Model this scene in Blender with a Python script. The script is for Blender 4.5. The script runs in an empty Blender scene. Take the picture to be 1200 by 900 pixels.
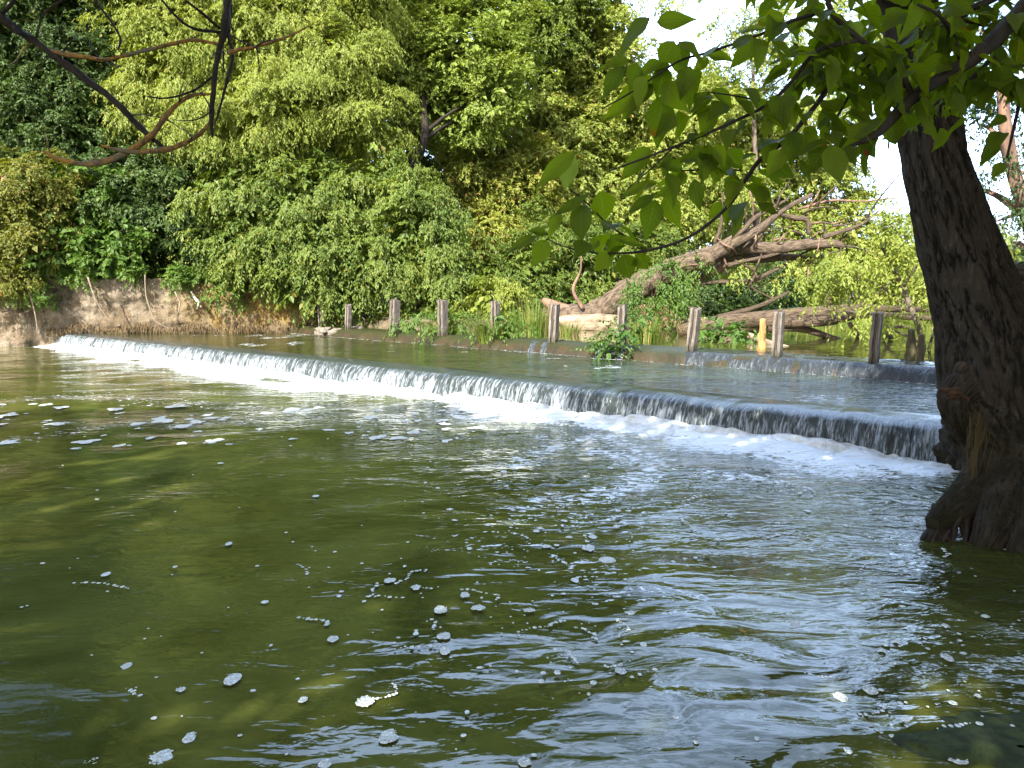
import bpy, math, random
import numpy as np
from mathutils import Vector

random.seed(7)
scene = bpy.context.scene
COL = scene.collection
F = 900.0                        # focal length in pixels of a 1200 x 900 frame
CAM = np.array([0.0, 0.0, 2.0])
PITCH = math.radians(6.97)
FWD = np.array([0, math.cos(PITCH), -math.sin(PITCH)])
UPV = np.array([0, math.sin(PITCH), math.cos(PITCH)])
RGT = np.array([1.0, 0, 0])
SUN = np.array([-0.33, -0.71, 0.63]); SUN /= np.linalg.norm(SUN)


def ray(px, py):
    return FWD * F + RGT * (px - 600.0) + UPV * (450.0 - py)


def at(px, py, Y):
    d = ray(px, py)
    return CAM + d * (Y / d[1])


def at_z(px, py, z):
    d = ray(px, py)
    return CAM + d * ((z - CAM[2]) / d[2])


# ------------------------------------------------------------------ noise
def _hash(ix, iy, iz, seed):
    h = (ix.astype(np.int64) * 374761393 + iy.astype(np.int64) * 668265263 + iz.astype(np.int64) * 2147483647 + seed * 974634533) & 0xFFFFFFFF
    h = ((h ^ (h >> 13)) * 1274126177) & 0xFFFFFFFF
    h = (h ^ (h >> 16)) & 0xFFFFFFFF
    return h.astype(np.float64) / 4294967295.0


def vnoise(p, seed=0):
    p = np.asarray(p, dtype=np.float64)
    i = np.floor(p).astype(np.int64)
    f = p - i
    f = f * f * f * (f * (f * 6 - 15) + 10)
    r = 0
    for dx in (0, 1):
        wx = f[..., 0] if dx else 1 - f[..., 0]
        for dy in (0, 1):
            wy = f[..., 1] if dy else 1 - f[..., 1]
            for dz in (0, 1):
                wz = f[..., 2] if dz else 1 - f[..., 2]
                r = r + wx * wy * wz * _hash(i[..., 0] + dx, i[..., 1] + dy, i[..., 2] + dz, seed)
    return r * 2 - 1


def fbm(p, oct=4, seed=0, gain=0.5):
    p = np.asarray(p, dtype=np.float64)
    a, r = 1.0, 0
    for k in range(oct):
        r = r + a * vnoise(p * (2.03 ** k) + 17.3 * k, seed + k)
        a *= gain
    return r


def smooth(a, b, x):
    t = np.clip((x - a) / (b - a), 0, 1)
    return t * t * (3 - 2 * t)


def norm(v):
    return v / np.maximum(np.linalg.norm(v, axis=-1, keepdims=True), 1e-9)


# ------------------------------------------------------------------ meshes and objects
def raw_mesh(name, verts, faces, smooth_shade=False, fattr=None, vattr=None, uv=None):
    me = bpy.data.meshes.new(name)
    verts = np.asarray(verts, dtype=np.float32).reshape(-1, 3)
    faces = np.asarray(faces, dtype=np.int32)
    nf, k = faces.shape
    me.vertices.add(len(verts))
    me.vertices.foreach_set('co', verts.ravel())
    me.loops.add(nf * k)
    me.loops.foreach_set('vertex_index', faces.ravel())
    me.polygons.add(nf)
    me.polygons.foreach_set('loop_start', np.arange(0, nf * k, k, dtype=np.int32))
    me.polygons.foreach_set('use_smooth', np.full(nf, smooth_shade, dtype=bool))
    me.update(calc_edges=True)
    for dom, d in (('FACE', fattr), ('POINT', vattr)):
        for key, val in (d or {}).items():
            a = me.attributes.new(key, 'FLOAT', dom)
            a.data.foreach_set('value', np.asarray(val, dtype=np.float32))
    if uv is not None:
        l = me.uv_layers.new(name='UVMap')
        l.data.foreach_set('uv', np.asarray(uv, dtype=np.float32)[faces.ravel()].ravel())
    return me


def link(name, me, mat, parent=None):
    o = bpy.data.objects.new(name, me)
    COL.objects.link(o)
    if mat is not None:
        me.materials.clear()
        me.materials.append(mat)
    if parent is not None:
        o.parent = parent
        o.matrix_parent_inverse = parent.matrix_world.inverted()
    return o


def tag(o, label=None, cat=None, group=None, kind=None):
    if label: o['label'] = label
    if cat: o['category'] = cat
    if group: o['group'] = group
    if kind: o['kind'] = kind
    return o


def thing(name, label, cat, loc=(0, 0, 0), group=None):
    o = bpy.data.objects.new(name, None)
    o.empty_display_size = 0.2
    COL.objects.link(o)
    o.location = [float(c) for c in loc]
    o.matrix_world = o.matrix_basis
    return tag(o, label, cat, group)


def part(name, me, mat, par):
    """a mesh given in world coordinates, hung under its thing's Empty"""
    o = bpy.data.objects.new(name, me)
    COL.objects.link(o)
    me.materials.clear(); me.materials.append(mat)
    o.parent = par
    L = np.array(par.location)
    if par.parent:
        L = np.array(par.location) + np.array(par.parent.location)
    co = np.empty(len(me.vertices) * 3, dtype=np.float32)
    me.vertices.foreach_get('co', co)
    me.vertices.foreach_set('co', (co.reshape(-1, 3) - L.astype(np.float32)).ravel())
    me.update()
    return o


def grid_faces(n, m, wrap=False):
    i = np.arange(n - 1)[:, None]
    if wrap:
        j = np.arange(m)[None, :]
        j2 = (j + 1) % m
    else:
        j = np.arange(m - 1)[None, :]
        j2 = j + 1
    a = i * m + j; b = i * m + j2; c = (i + 1) * m + j2; d = (i + 1) * m + j
    return np.stack([a + 0 * b, b + 0 * a, c, d], -1).reshape(-1, 4)


def spline(pts, n):
    """Catmull-Rom through rows of pts, n samples"""
    P = np.asarray(pts, dtype=np.float64)
    if len(P) == 2:
        t = np.linspace(0, 1, n)[:, None]
        return P[0] * (1 - t) + P[1] * t
    Q = np.vstack([2 * P[0] - P[1], P, 2 * P[-1] - P[-2]])
    seg = np.linalg.norm(np.diff(P[:, :3], axis=0), axis=1)
    cum = np.concatenate([[0], np.cumsum(seg)])
    s = np.linspace(0, cum[-1], n)
    k = np.clip(np.searchsorted(cum, s, side='right') - 1, 0, len(P) - 2)
    t = ((s - cum[k]) / np.maximum(seg[k], 1e-9))[:, None]
    p0, p1, p2, p3 = Q[k], Q[k + 1], Q[k + 2], Q[k + 3]
    return 0.5 * (2 * p1 + (p2 - p0) * t + (2 * p0 - 5 * p1 + 4 * p2 - p3) * t ** 2 + (3 * p1 - p0 - 3 * p2 + p3) * t ** 3)


def tube(pts, rad, n=None, m=8, rough=0.0, freq=3.0, seed=0, bark=None, caps=True, step=None):
    """tapered tube along pts with radii rad; rough = relative radius noise; bark(theta, s, r) -> extra radius"""
    P = np.column_stack([np.asarray(pts, float), np.asarray(rad, float)])
    if n is None:
        L = np.linalg.norm(np.diff(P[:, :3], axis=0), axis=1).sum()
        n = int(max(len(P) * 3, min(160, L / (step or 0.12))))
    S = spline(P, n)
    C, R = S[:, :3], np.maximum(S[:, 3], 1e-4)
    T = norm(np.gradient(C, axis=0))
    ref = np.array([0.0, 0, 1]) if abs(T[0, 2]) < 0.9 else np.array([1.0, 0, 0])
    N = np.empty_like(T)
    v = ref - T[0] * np.dot(ref, T[0]); v /= np.linalg.norm(v)
    for i in range(n):
        v = v - T[i] * np.dot(v, T[i]); v /= max(np.linalg.norm(v), 1e-9)
        N[i] = v
    B = np.cross(T, N)
    th = np.linspace(0, 2 * math.pi, m, endpoint=False)
    dirs = N[:, None, :] * np.cos(th)[None, :, None] + B[:, None, :] * np.sin(th)[None, :, None]
    rr = np.repeat(R[:, None], m, 1)
    if rough:
        q = C[:, None, :] * freq + dirs * 1.2
        rr = rr * (1 + rough * fbm(q, 3, seed))
    arc = np.concatenate([[0], np.cumsum(np.linalg.norm(np.diff(C, axis=0), axis=1))])
    if bark is not None:
        rr = rr + bark(np.repeat(th[None, :], n, 0), np.repeat(arc[:, None], m, 1), rr)
    V = C[:, None, :] + dirs * rr[:, :, None]
    V = V.reshape(-1, 3)
    Fq = grid_faces(n, m, True)
    uv = np.stack([np.repeat(th[None, :] / (2 * math.pi), n, 0), np.repeat(arc[:, None], m, 1)], -1).reshape(-1, 2)
    if caps:
        V = np.vstack([V, C[0] - T[0] * R[0] * 0.15, C[-1] + T[-1] * R[-1] * 0.25])
        uv = np.vstack([uv, [0, 0], [0, arc[-1]]])
        a = np.arange(m); b = (a + 1) % m
        c0, c1 = n * m, n * m + 1
        Fq = np.vstack([Fq, np.stack([b, a, np.full(m, c0), np.full(m, c0)], -1)[:, [0, 1, 2, 3]], np.stack([(n - 1) * m + a, (n - 1) * m + b, np.full(m, c1), np.full(m, c1)], -1)])
    return V, Fq, uv


def quads_to_tris(Fq):
    t = np.vstack([Fq[:, [0, 1, 2]], Fq[:, [0, 2, 3]]])
    bad = (t[:, 0] == t[:, 1]) | (t[:, 1] == t[:, 2]) | (t[:, 0] == t[:, 2])
    return t[~bad]


def tube_mesh(name, *a, **k):
    V, Fq, uv = tube(*a, **k)
    return raw_mesh(name, V, quads_to_tris(Fq), True, uv=uv)


def join(parts):
    """[(V, F), ...] with equal face width -> one V, F"""
    Vs, Fs, o = [], [], 0
    for V, Fc in parts:
        Vs.append(V); Fs.append(Fc + o); o += len(V)
    return np.vstack(Vs), np.vstack(Fs)


# ------------------------------------------------------------------ materials
class NT:
    def __init__(self, name):
        self.m = bpy.data.materials.new(name)
        self.m.use_nodes = True
        self.t = self.m.node_tree
        self.t.nodes.clear()
        self.out = self.t.nodes.new('ShaderNodeOutputMaterial')

    def n(self, typ, inputs=None, **props):
        nd = self.t.nodes.new('ShaderNode' + typ)
        for k, v in props.items():
            setattr(nd, k, v)
        for k, v in (inputs or {}).items():
            self.set(nd, k, v)
        return nd

    def set(self, nd, k, v):
        s = nd.inputs[k]
        if hasattr(v, 'is_output'):
            self.t.links.new(v, s)
        elif hasattr(v, 'outputs'):
            self.t.links.new(v.outputs[0], s)
        elif isinstance(v, (tuple, list)) and len(v) == 3 and s.type == 'RGBA':
            s.default_value = (*v, 1)
        else:
            s.default_value = v

    def math(self, op, a, b=None, c=None, clamp=False):
        nd = self.n('Math', operation=op, use_clamp=clamp)
        for i, v in enumerate((a, b, c)):
            if v is not None: self.set(nd, i, v)
        return nd.outputs[0]

    def mix(self, f, a, b):
        nd = self.n('Mix', data_type='RGBA')
        self.set(nd, 0, f); self.set(nd, 6, a); self.set(nd, 7, b)
        return nd.outputs[2]

    def mapr(self, x, a, b, c=0.0, d=1.0, interp='SMOOTHSTEP'):
        nd = self.n('MapRange', interpolation_type=interp)
        for i, v in enumerate((x, a, b, c, d)): self.set(nd, i, v)
        return nd.outputs[0]

    def coord(self, scale=None, rot=None, which='Object'):
        tc = self.n('TexCoord').outputs[which]
        if scale is None and rot is None: return tc
        mp = self.n('Mapping')
        self.set(mp, 0, tc)
        if scale is not None: mp.inputs['Scale'].default_value = scale
        if rot is not None: mp.inputs['Rotation'].default_value = rot
        return mp.outputs[0]

    def noise(self, vec, scale, detail=4, rough=0.55, dist=0.0):
        return self.n('TexNoise', {'Vector': vec, 'Scale': scale, 'Detail': detail, 'Roughness': rough, 'Distortion': dist}).outputs['Fac']

    def attr(self, name):
        return self.n('Attribute', attribute_name=name).outputs['Fac']

    def bump(self, h, dist=1.0, strength=1.0, normal=None):
        b = self.n('Bump', {'Height': h, 'Distance': dist, 'Strength': strength})
        if normal is not None: self.set(b, 'Normal', normal)
        return b.outputs[0]

    def done(self, sh):
        self.t.links.new(sh if hasattr(sh, 'is_output') else sh.outputs[0], self.out.inputs[0])
        return self.m


def leaf_mat(name, a, b, c=None, trans=0.38, third=0.93, gloss=0.32):
    """a..b blended by each leaf's own tint; a few leaves take the third colour (yellowed or dead)"""
    g = NT(name)
    t = g.attr('tint')
    colr = g.mix(t, a, b)
    if c is not None:
        colr = g.mix(g.mapr(g.attr('odd'), third, third + 0.02), colr, c)
    pr = g.n('BsdfPrincipled', {'Base Color': colr, 'Roughness': 0.48, 'Specular IOR Level': gloss})
    tcol = g.n('HueSaturation', {'Hue': 0.485, 'Saturation': 1.15, 'Value': 1.25, 'Color': colr})
    tr = g.n('BsdfTranslucent', {'Color': tcol})
    mx = g.n('MixShader'); g.set(mx, 0, trans); g.set(mx, 1, pr); g.set(mx, 2, tr)
    return g.done(mx)


def bark_mat(name, a, b, scale=6.0, stretch=(1, 1, 0.18), bump=0.02, moss=None, tc='Object', moss_amt=0.55, rough=0.85):
    g = NT(name)
    v = g.coord(stretch, which=tc)
    n1 = g.noise(v, scale, 6, 0.65, 0.3)
    n2 = g.noise(g.coord(), 2.3, 4)
    colr = g.mix(g.mapr(n1, 0.36, 0.66), a, b)
    if moss:
        colr = g.mix(g.mapr(n2, moss_amt, moss_amt + 0.12), colr, moss)
    pr = g.n('BsdfPrincipled', {'Base Color': colr, 'Roughness': rough, 'Specular IOR Level': 0.25, 'Normal': g.bump(n1, bump)})
    return g.done(pr)


# ------------------------------------------------------------------ the weir lines
A = np.array([-18.6, 30.1]); B = np.array([5.35, 8.85])
U = (B - A) / np.linalg.norm(B - A); LW = np.linalg.norm(B - A)
ND = np.array([U[1], -U[0]])                       # downstream, towards the camera
if ND[1] > 0: ND = -ND
Z1, Z2 = 0.43, 0.68
A2 = np.array([-8.3, 28.7]); B2 = np.array([9.6, 10.8])
U2 = (B2 - A2) / np.linalg.norm(B2 - A2); LW2 = np.linalg.norm(B2 - A2)
ND2 = np.array([U2[1], -U2[0]])
if ND2[1] > 0: ND2 = -ND2


def w1(s, t, z):      # along the first weir, metres downstream of its lip
    s, t = np.asarray(s, float), np.asarray(t, float)
    return np.stack([A[0] + U[0] * s + ND[0] * t, A[1] + U[1] * s + ND[1] * t, np.asarray(z, float) + 0 * s * t], -1)


def w2(s, t, z):
    s, t = np.asarray(s, float), np.asarray(t, float)
    return np.stack([A2[0] + U2[0] * s + ND2[0] * t, A2[1] + U2[1] * s + ND2[1] * t, np.asarray(z, float) + 0 * s * t], -1)


# ------------------------------------------------------------------ ground
POLY = np.array([(-48, 34), (-24, 30.9), (-18.8, 30.4), (-18.3, 28.75), (-7.2, 28.45), (-7.0, 28.3), (-5.9, 27.4), (-4.6, 26.3), (-2.2, 24.0), (-0.4, 22.4),
                 (0.7, 22.2), (1.4, 24.8), (2.2, 26.0), (6.4, 26.6), (9.5, 28.2), (11.5, 33), (13, 44), (20, 70), (34, 70), (24, 44), (17.5, 30), (14, 22),
                 (11.2, 16), (9.2, 12.6), (6.3, 10.6), (5.45, 8.9), (5.2, 7.8), (4.6, 6.6), (4.0, 5.2), (3.2, 3.5), (2.4, 1.2), (1.5, -1.2), (0.5, -3), (-6, -14), (-18, -20), (-24, 5), (-32, 20), (-48, 28)], float)


def poly_sd(P, poly):
    """signed distance to the water's edge: negative inside the water"""
    d = np.full(len(P), 1e9); inside = np.zeros(len(P), bool)
    for k in range(len(poly)):
        a, b = poly[k], poly[(k + 1) % len(poly)]
        ab = b - a; ap = P - a
        t = np.clip((ap @ ab) / (ab @ ab), 0, 1)
        d = np.minimum(d, np.linalg.norm(ap - t[:, None] * ab, axis=1))
        c = ((a[1] > P[:, 1]) != (b[1] > P[:, 1]))
        xi = a[0] + (P[:, 1] - a[1]) * (b[0] - a[0]) / (b[1] - a[1] if abs(b[1] - a[1]) > 1e-9 else 1e-9)
        inside ^= c & (P[:, 0] < xi)
    return np.where(inside, -d, d)


def ground_z(P):
    sd = poly_sd(P, POLY)
    x, y = P[:, 0], P[:, 1]
    top = np.full(len(P), 1.0)
    top = np.where((x < -5.5) & (y > 27), 1.9 + np.clip((-x - 6) * 0.05, 0, 0.6), top)     # behind the old wall
    top = np.where(y < 9.5, 0.75, top)
    edge = np.where((x < -6.5) & (y > 27), 0.25, 1.1)
    z = -0.6 + (top + 0.6) * smooth(-0.25, edge, sd)
    z = z + np.clip(sd, 0, 60) * 0.035 + 0.12 * fbm(np.column_stack([P * 0.5, 0 * x]), 3, 5) * smooth(-0.5, 1, sd)
    z = z + 6.0 * smooth(40, 140, np.hypot(x, y - 15))
    return z


def axis(lo, hi, flo, fhi, fine, n_out):
    a = flo - (np.geomspace(1, abs(lo - flo) + 1, n_out) - 1)[::-1]
    b = np.arange(flo, fhi, fine)
    c = fhi + (np.geomspace(1, abs(hi - fhi) + 1, n_out) - 1)
    return np.unique(np.concatenate([a, b, c]))


gx = axis(-600, 600, -26, 16, 0.3, 40); gy = axis(-500, 700, -4, 36, 0.3, 40)
GX, GY = np.meshgrid(gx, gy, indexing='xy')
gp = np.column_stack([GX.ravel(), GY.ravel()])
gv = np.column_stack([gp, ground_z(gp)])
g = NT('bank soil')
n1 = g.noise(g.coord(), 1.6, 6, 0.6); n2 = g.noise(g.coord(), 9, 5)
colr = g.mix(g.mapr(n1, 0.42, 0.6), (0.09, 0.065, 0.04), (0.05, 0.075, 0.02))
colr = g.mix(g.mapr(n2, 0.45, 0.7), colr, (0.14, 0.105, 0.07))
GROUND = g.done(g.n('BsdfPrincipled', {'Base Color': colr, 'Roughness': 0.95, 'Normal': g.bump(n2, 0.05)}))
tag(link('ground', raw_mesh('ground', gv, grid_faces(len(gy), len(gx))[:, ::-1], True), GROUND), kind='structure')


# ------------------------------------------------------------------ water
def water_mat(name, chop_scale=1.0, deep=(0.036, 0.041, 0.008), silt=(0.070, 0.077, 0.017)):
    g = NT(name)
    co = g.coord()
    flow = g.coord((1.0, 2.1, 1.0), (0, 0, math.radians(-14)))
    swell = g.attr('swell'); chop = g.attr('chop'); foam = g.attr('foam')
    warp = g.n('TexNoise', {'Vector': flow, 'Scale': 1.1, 'Detail': 2.0, 'Roughness': 0.5, 'Distortion': 0.6})
    fv = g.n('VectorMath', {0: flow}, operation='ADD')
    sc = g.n('VectorMath', {0: warp.outputs['Color']}, operation='SCALE'); sc.inputs['Scale'].default_value = 0.55
    g.set(fv, 1, sc.outputs[0])
    def wave(scale, amp, detail=1.0, dist=0.5, by=None):
        h = g.math('MULTIPLY', g.noise(fv.outputs[0], scale, detail, 0.4, dist), amp)
        return g.math('MULTIPLY', h, by) if by is not None else h
    calm = g.mapr(g.noise(co, 0.55, 2, 0.5, 1.2), 0.44, 0.60, 0.22, 1.0)                 # patches of fine ripple between smooth water
    hs = [wave(0.75, 0.075, by=swell), wave(2.0, 0.015, 1.0, 0.9, swell), wave(6.0, 0.0060, 1.0, 0.8, calm), wave(19.0, 0.0016, 1.0, 0.5, calm),
          wave(3.4, 0.045, 1.0, 0.8, chop), wave(8.5, 0.019, 1.0, 0.6, chop), wave(24.0, 0.0050, 1.5, 0.5, chop)]
    h = hs[0]
    for q in hs[1:]: h = g.math('ADD', h, q)
    h = g.math('MULTIPLY', h, chop_scale)
    nb = g.bump(h, 1.0, 1.0)
    # floating foam where the falling water left it
    pat = g.noise(fv.outputs[0], 7.0, 8, 0.68, 0.6)
    vor = g.n('TexVoronoi', {'Vector': fv.outputs[0], 'Scale': 9.0}, feature='DISTANCE_TO_EDGE').outputs['Distance']
    pat = g.math('ADD', pat, g.math('MULTIPLY', g.mapr(vor, 0.0, 0.25), -0.06))
    thr = g.math('MULTIPLY_ADD', foam, -0.62, 0.82)
    mask = g.mapr(pat, g.math('SUBTRACT', thr, 0.02), g.math('ADD', thr, 0.03))
    mask = g.math('MULTIPLY', mask, g.mapr(foam, 0.02, 0.12))
    alg = g.noise(co, 0.7, 5, 0.6, 0.8)
    colr = g.mix(g.mapr(alg, 0.36, 0.64), deep, silt)
    colr = g.mix(mask, colr, (0.62, 0.66, 0.68))
    rough = g.mapr(mask, 0, 1, 0.015, 0.6)
    pr = g.n('BsdfPrincipled', {'Base Color': colr, 'Roughness': rough, 'IOR': 1.42, 'Specular IOR Level': 0.5, 'Normal': nb})
    return g.done(pr)


WATER = water_mat('river water')


def dist_to_line(P, pts):
    d = np.full(len(P), 1e9)
    for a, b in zip(pts[:-1], pts[1:]):
        a = np.array(a); b = np.array(b); ab = b - a
        t = np.clip(((P - a) @ ab) / (ab @ ab), 0, 1)
        d = np.minimum(d, np.linalg.norm(P - a - t[:, None] * ab, axis=1))
    return d


def zpx(px, py, z=0.0):
    return at_z(px, py, z)[:2]


# lower pool
ss = np.arange(-16, LW + 10, 0.11); tt = np.concatenate([np.arange(-0.3, 12, 0.09), np.arange(12, 40, 0.13)])
S_, T_ = np.meshgrid(ss, tt, indexing='ij')
V = w1(S_.ravel(), T_.ravel(), 0.0)
s_, t_ = S_.ravel(), T_.ravel()
P2 = V[:, :2]
lown = fbm(np.column_stack([P2 * 0.35, 0 * s_]), 3, 3)
mid = fbm(np.column_stack([s_ * 0.55, t_ * 1.3, 0 * s_]), 3, 8)
onw = smooth(-0.5, 0.5, s_) * (1 - smooth(LW - 0.2, LW + 0.3, s_))
band = 0.95 * (1.0 - smooth(0.25 + 0.4 * mid, 2.3 + 0.9 * mid + 0.5 * lown, t_))
trail = 0.40 * (1.0 - smooth(1.0, 5.4 + 1.6 * lown, t_)) * smooth(-0.9, 0.5, mid + 0.2)
foam = np.maximum(band, trail) * onw
# drifting patches below the middle of the weir and the eddy arc in front of it
for pts, wid, amp in (([(20, 517), (120, 500), (240, 497), (330, 494)], 0.75, 0.40), ([(0, 470), (90, 462), (180, 470), (300, 478), (430, 492), (560, 488)], 1.1, 0.40),
                      ([(700, 530), (770, 548), (730, 575), (640, 585)], 0.42, 0.56), ([(600, 545), (660, 520), (710, 512), (770, 540)], 0.40, 0.55),
                      ([(820, 555), (900, 560), (960, 545), (1040, 555)], 0.45, 0.50), ([(620, 600), (700, 610), (800, 600)], 0.9, 0.44),
                      ([(560, 640), (660, 650), (740, 690)], 0.7, 0.42), ([(660, 690), (760, 660), (860, 650)], 0.6, 0.32)):
    d = dist_to_line(P2, [zpx(*q) for q in pts])
    foam = np.maximum(foam, amp * np.exp(-(d / wid) ** 2))
chop = (0.10 + 0.7 * smooth(12, 26, s_)) * (1 - smooth(0.3, 3.0, t_)) + 0.75 * (1 - smooth(1.5, 6.5, t_)) * smooth(17, 27, s_)
chop = chop + 0.17 * smooth(0.3, 1.8, V[:, 0] - 0.18 * V[:, 1] + 0.5 * lown) * (1 - smooth(4.5, 8, t_)) + 0.05
V[:, 2] = 0.02 * fbm(np.column_stack([P2 * 0.8, 0 * s_]), 2, 21) + 0.05 * (1 - smooth(0.2, 1.6, t_)) * fbm(np.column_stack([P2 * 2.0, 0 * s_]), 3, 4)
tag(link('river_water', raw_mesh('river_water', V, grid_faces(len(ss), len(tt))[:, ::-1], True, vattr={'foam': foam, 'chop': chop, 'swell': 0.35 + 0.75 * smooth(-3.2, 0.6, V[:, 0] - 0.10 * V[:, 1] + 0.5 * lown) + 0.25 * (1 - smooth(3, 6, V[:, 1]))}), WATER), kind='structure')

# the sheet between the two weirs
ss = np.arange(-1.0, LW + 6, 0.14); tt = np.linspace(0, 1, 70)
S_, T_ = np.meshgrid(ss, tt, indexing='ij')
P0 = w1(S_, -0.55 + 0 * S_, Z1)
q = w2(np.clip(S_ * 0.80 - 6.0, -8, LW2 + 2), 0.30 + 0 * S_, Z1)
V = (P0 * (1 - T_[..., None]) + q * T_[..., None]).reshape(-1, 3)
P2 = V[:, :2]
t2 = (V[:, 0] - A2[0]) * ND2[0] + (V[:, 1] - A2[1]) * ND2[1]
s2 = (V[:, 0] - A2[0]) * U2[0] + (V[:, 1] - A2[1]) * U2[1]
nz = fbm(np.column_stack([P2 * 0.9, 0 * t2]), 3, 31)
foam = 0.46 * (1 - smooth(0.32, 0.75 + 0.5 * nz, t2))
foam = np.maximum(foam, 0.62 * np.exp(-(dist_to_line(P2, [zpx(345, 391, Z1), zpx(450, 398, Z1)]) / 0.35) ** 2))
chop = 0.25 + 1.25 * smooth(-5.5, 2.5, V[:, 0] + 0.8 * nz) + 0.4 * (1 - smooth(0.3, 1.2, t2))
V[:, 2] = Z1 + 0.008 * fbm(np.column_stack([P2 * 1.2, 0 * t2]), 2, 23)
tag(link('shallow_water', raw_mesh('shallow_water', V, grid_faces(len(ss), len(tt)), True, vattr={'foam': foam, 'chop': chop, 'swell': np.full(len(V), 0.5)}), water_mat('shallow water', 1.0, (0.012, 0.021, 0.004), (0.028, 0.040, 0.008))), kind='structure')

# the pond above the second weir
ss = np.arange(-1, LW2 + 46, 0.25); tt = np.arange(-58, 0.0, 0.25)
tt = np.append(tt[tt < -0.42], -0.42)
S_, T_ = np.meshgrid(ss, tt, indexing='ij')
V = w2(S_.ravel(), T_.ravel(), Z2)
tag(link('pond_water', raw_mesh('pond_water', V, grid_faces(len(ss), len(tt))[:, ::-1], True,
    vattr={'foam': np.zeros(len(V)), 'chop': np.full(len(V), 0.0), 'swell': np.full(len(V), 1.0)}), water_mat('pond water', 0.12)), kind='structure')


# ------------------------------------------------------------------ falling water
def fall_mat(name, white_lo, white_hi, film):
    g = NT(name)
    u = g.n('UVMap', uv_map='UVMap').outputs[0]
    def uvs(a, b):
        m = g.n('Mapping'); g.set(m, 0, u); m.inputs['Scale'].default_value = (a, b, 1); return m.outputs[0]
    st = g.noise(uvs(15, 2.0), 1.0, 5, 0.62, 0.25)
    st2 = g.noise(uvs(46, 7.0), 1.0, 4, 0.65, 0.4)
    lowf = g.noise(uvs(1.1, 0.2), 1.0, 3)
    f = g.math('ADD', g.math('MULTIPLY', st, 0.55), g.math('MULTIPLY', st2, 0.5))
    f = g.math('ADD', f, g.math('MULTIPLY_ADD', lowf, 0.20, -0.10))
    down = g.attr('down')
    whit = g.attr('white')
    f = g.math('ADD', f, g.math('MULTIPLY_ADD', down, 0.05, -0.045))
    f = g.math('ADD', f, whit)
    mask = g.mapr(f, white_lo, white_hi)
    mask = g.math('MULTIPLY', mask, g.mapr(down, 0.0, 0.10))
    colr = g.mix(mask, film, (0.30, 0.345, 0.39))
    hh = g.math('ADD', g.math('MULTIPLY', st, 0.07), g.math('MULTIPLY', st2, 0.03))
    hh = g.math('MULTIPLY', hh, g.mapr(down, 0.0, 0.4, 0.15, 1.0))
    pr = g.n('BsdfPrincipled', {'Base Color': colr, 'Roughness': g.mapr(mask, 0, 1, 0.08, 0.45), 'IOR': 1.33, 'Normal': g.bump(hh, 1.0, 1.0)})
    return g.done(pr)


prof = np.array([(-0.56, 0.432), (-0.42, 0.428), (-0.28, 0.42), (-0.16, 0.408), (-0.06, 0.385), (0.0, 0.355), (0.045, 0.31), (0.08, 0.25), (0.11, 0.18), (0.135, 0.10), (0.155, 0.02), (0.165, -0.06)])
pr_ = spline(np.column_stack([prof, np.zeros(len(prof))]), 34)[:, :2]
ss = np.arange(-0.15, LW + 0.12, 0.022)
S_ = np.repeat(ss[:, None], len(pr_), 1)
arc = np.concatenate([[0], np.cumsum(np.linalg.norm(np.diff(pr_, axis=0), axis=1))])
K_ = np.repeat(arc[None, :], len(ss), 0)
down = smooth(0.44, 0.92, K_)
lip = 0.075 * fbm(np.stack([S_ * 0.9, 0 * S_, 0 * S_], -1), 3, 40)
dn = (0.035 * fbm(np.stack([S_ * 7, K_ * 1.6, 0 * S_], -1), 3, 41) + 0.022 * fbm(np.stack([S_ * 22, K_ * 4, 0 * S_], -1), 3, 42)) * smooth(0.38, 0.8, K_)
V = w1(S_, pr_[None, :, 0] + lip * smooth(0.3, 0.6, K_) + dn, pr_[None, :, 1] + 0.012 * fbm(np.stack([S_ * 3, K_ * 2, 0 * S_], -1), 2, 44) * smooth(0.1, 0.3, K_)).reshape(-1, 3)
uv = np.stack([S_, K_], -1).reshape(-1, 2)
wht = 0.03 * (1 - smooth(0, 16, S_)) - 0.01 * smooth(16, 30, S_)  # left stretch painted whiter, standing in for stronger sun there
FALL = fall_mat('falling water', 0.46, 0.62, (0.035, 0.045, 0.045))
tag(link('falling_water', raw_mesh('falling_water', V, grid_faces(len(ss), len(pr_)), True, vattr={'down': down.ravel(), 'white': wht.ravel()}, uv=uv), FALL), kind='structure')

# churned white water at the foot of the fall: one uncountable mass
g = NT('white water')
n1 = g.noise(g.coord(), 7, 6, 0.65); n2 = g.noise(g.coord(), 30, 4, 0.6)
colr = g.mix(g.mapr(n1, 0.35, 0.6), (0.44, 0.47, 0.42), (0.64, 0.67, 0.68))
FOAM = g.done(g.n('BsdfPrincipled', {'Base Color': colr, 'Roughness': 0.55, 'Specular IOR Level': 0.3, 'Normal': g.bump(g.math('ADD', n1, g.math('MULTIPLY', n2, 0.4)), 0.06)}))
ss = np.arange(-0.6, LW + 0.1, 0.045); tt = np.concatenate([np.arange(0.02, 0.8, 0.035), np.arange(0.8, 2.3, 0.06)])
S_, T_ = np.meshgrid(ss, tt, indexing='ij')
q3 = np.stack([S_ * 2.2, T_ * 3.2, 0 * S_], -1)
lump = fbm(q3, 4, 51, 0.58)
edge = 1.0 + 0.45 * fbm(np.stack([S_ * 0.6, 0 * S_, 0 * S_], -1), 3, 52) + 0.35 * fbm(np.stack([S_ * 1.3, T_ * 2.2, 0 * S_], -1), 3, 55)
env = np.exp(-((T_ - 0.27) / 0.30) ** 2)
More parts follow.
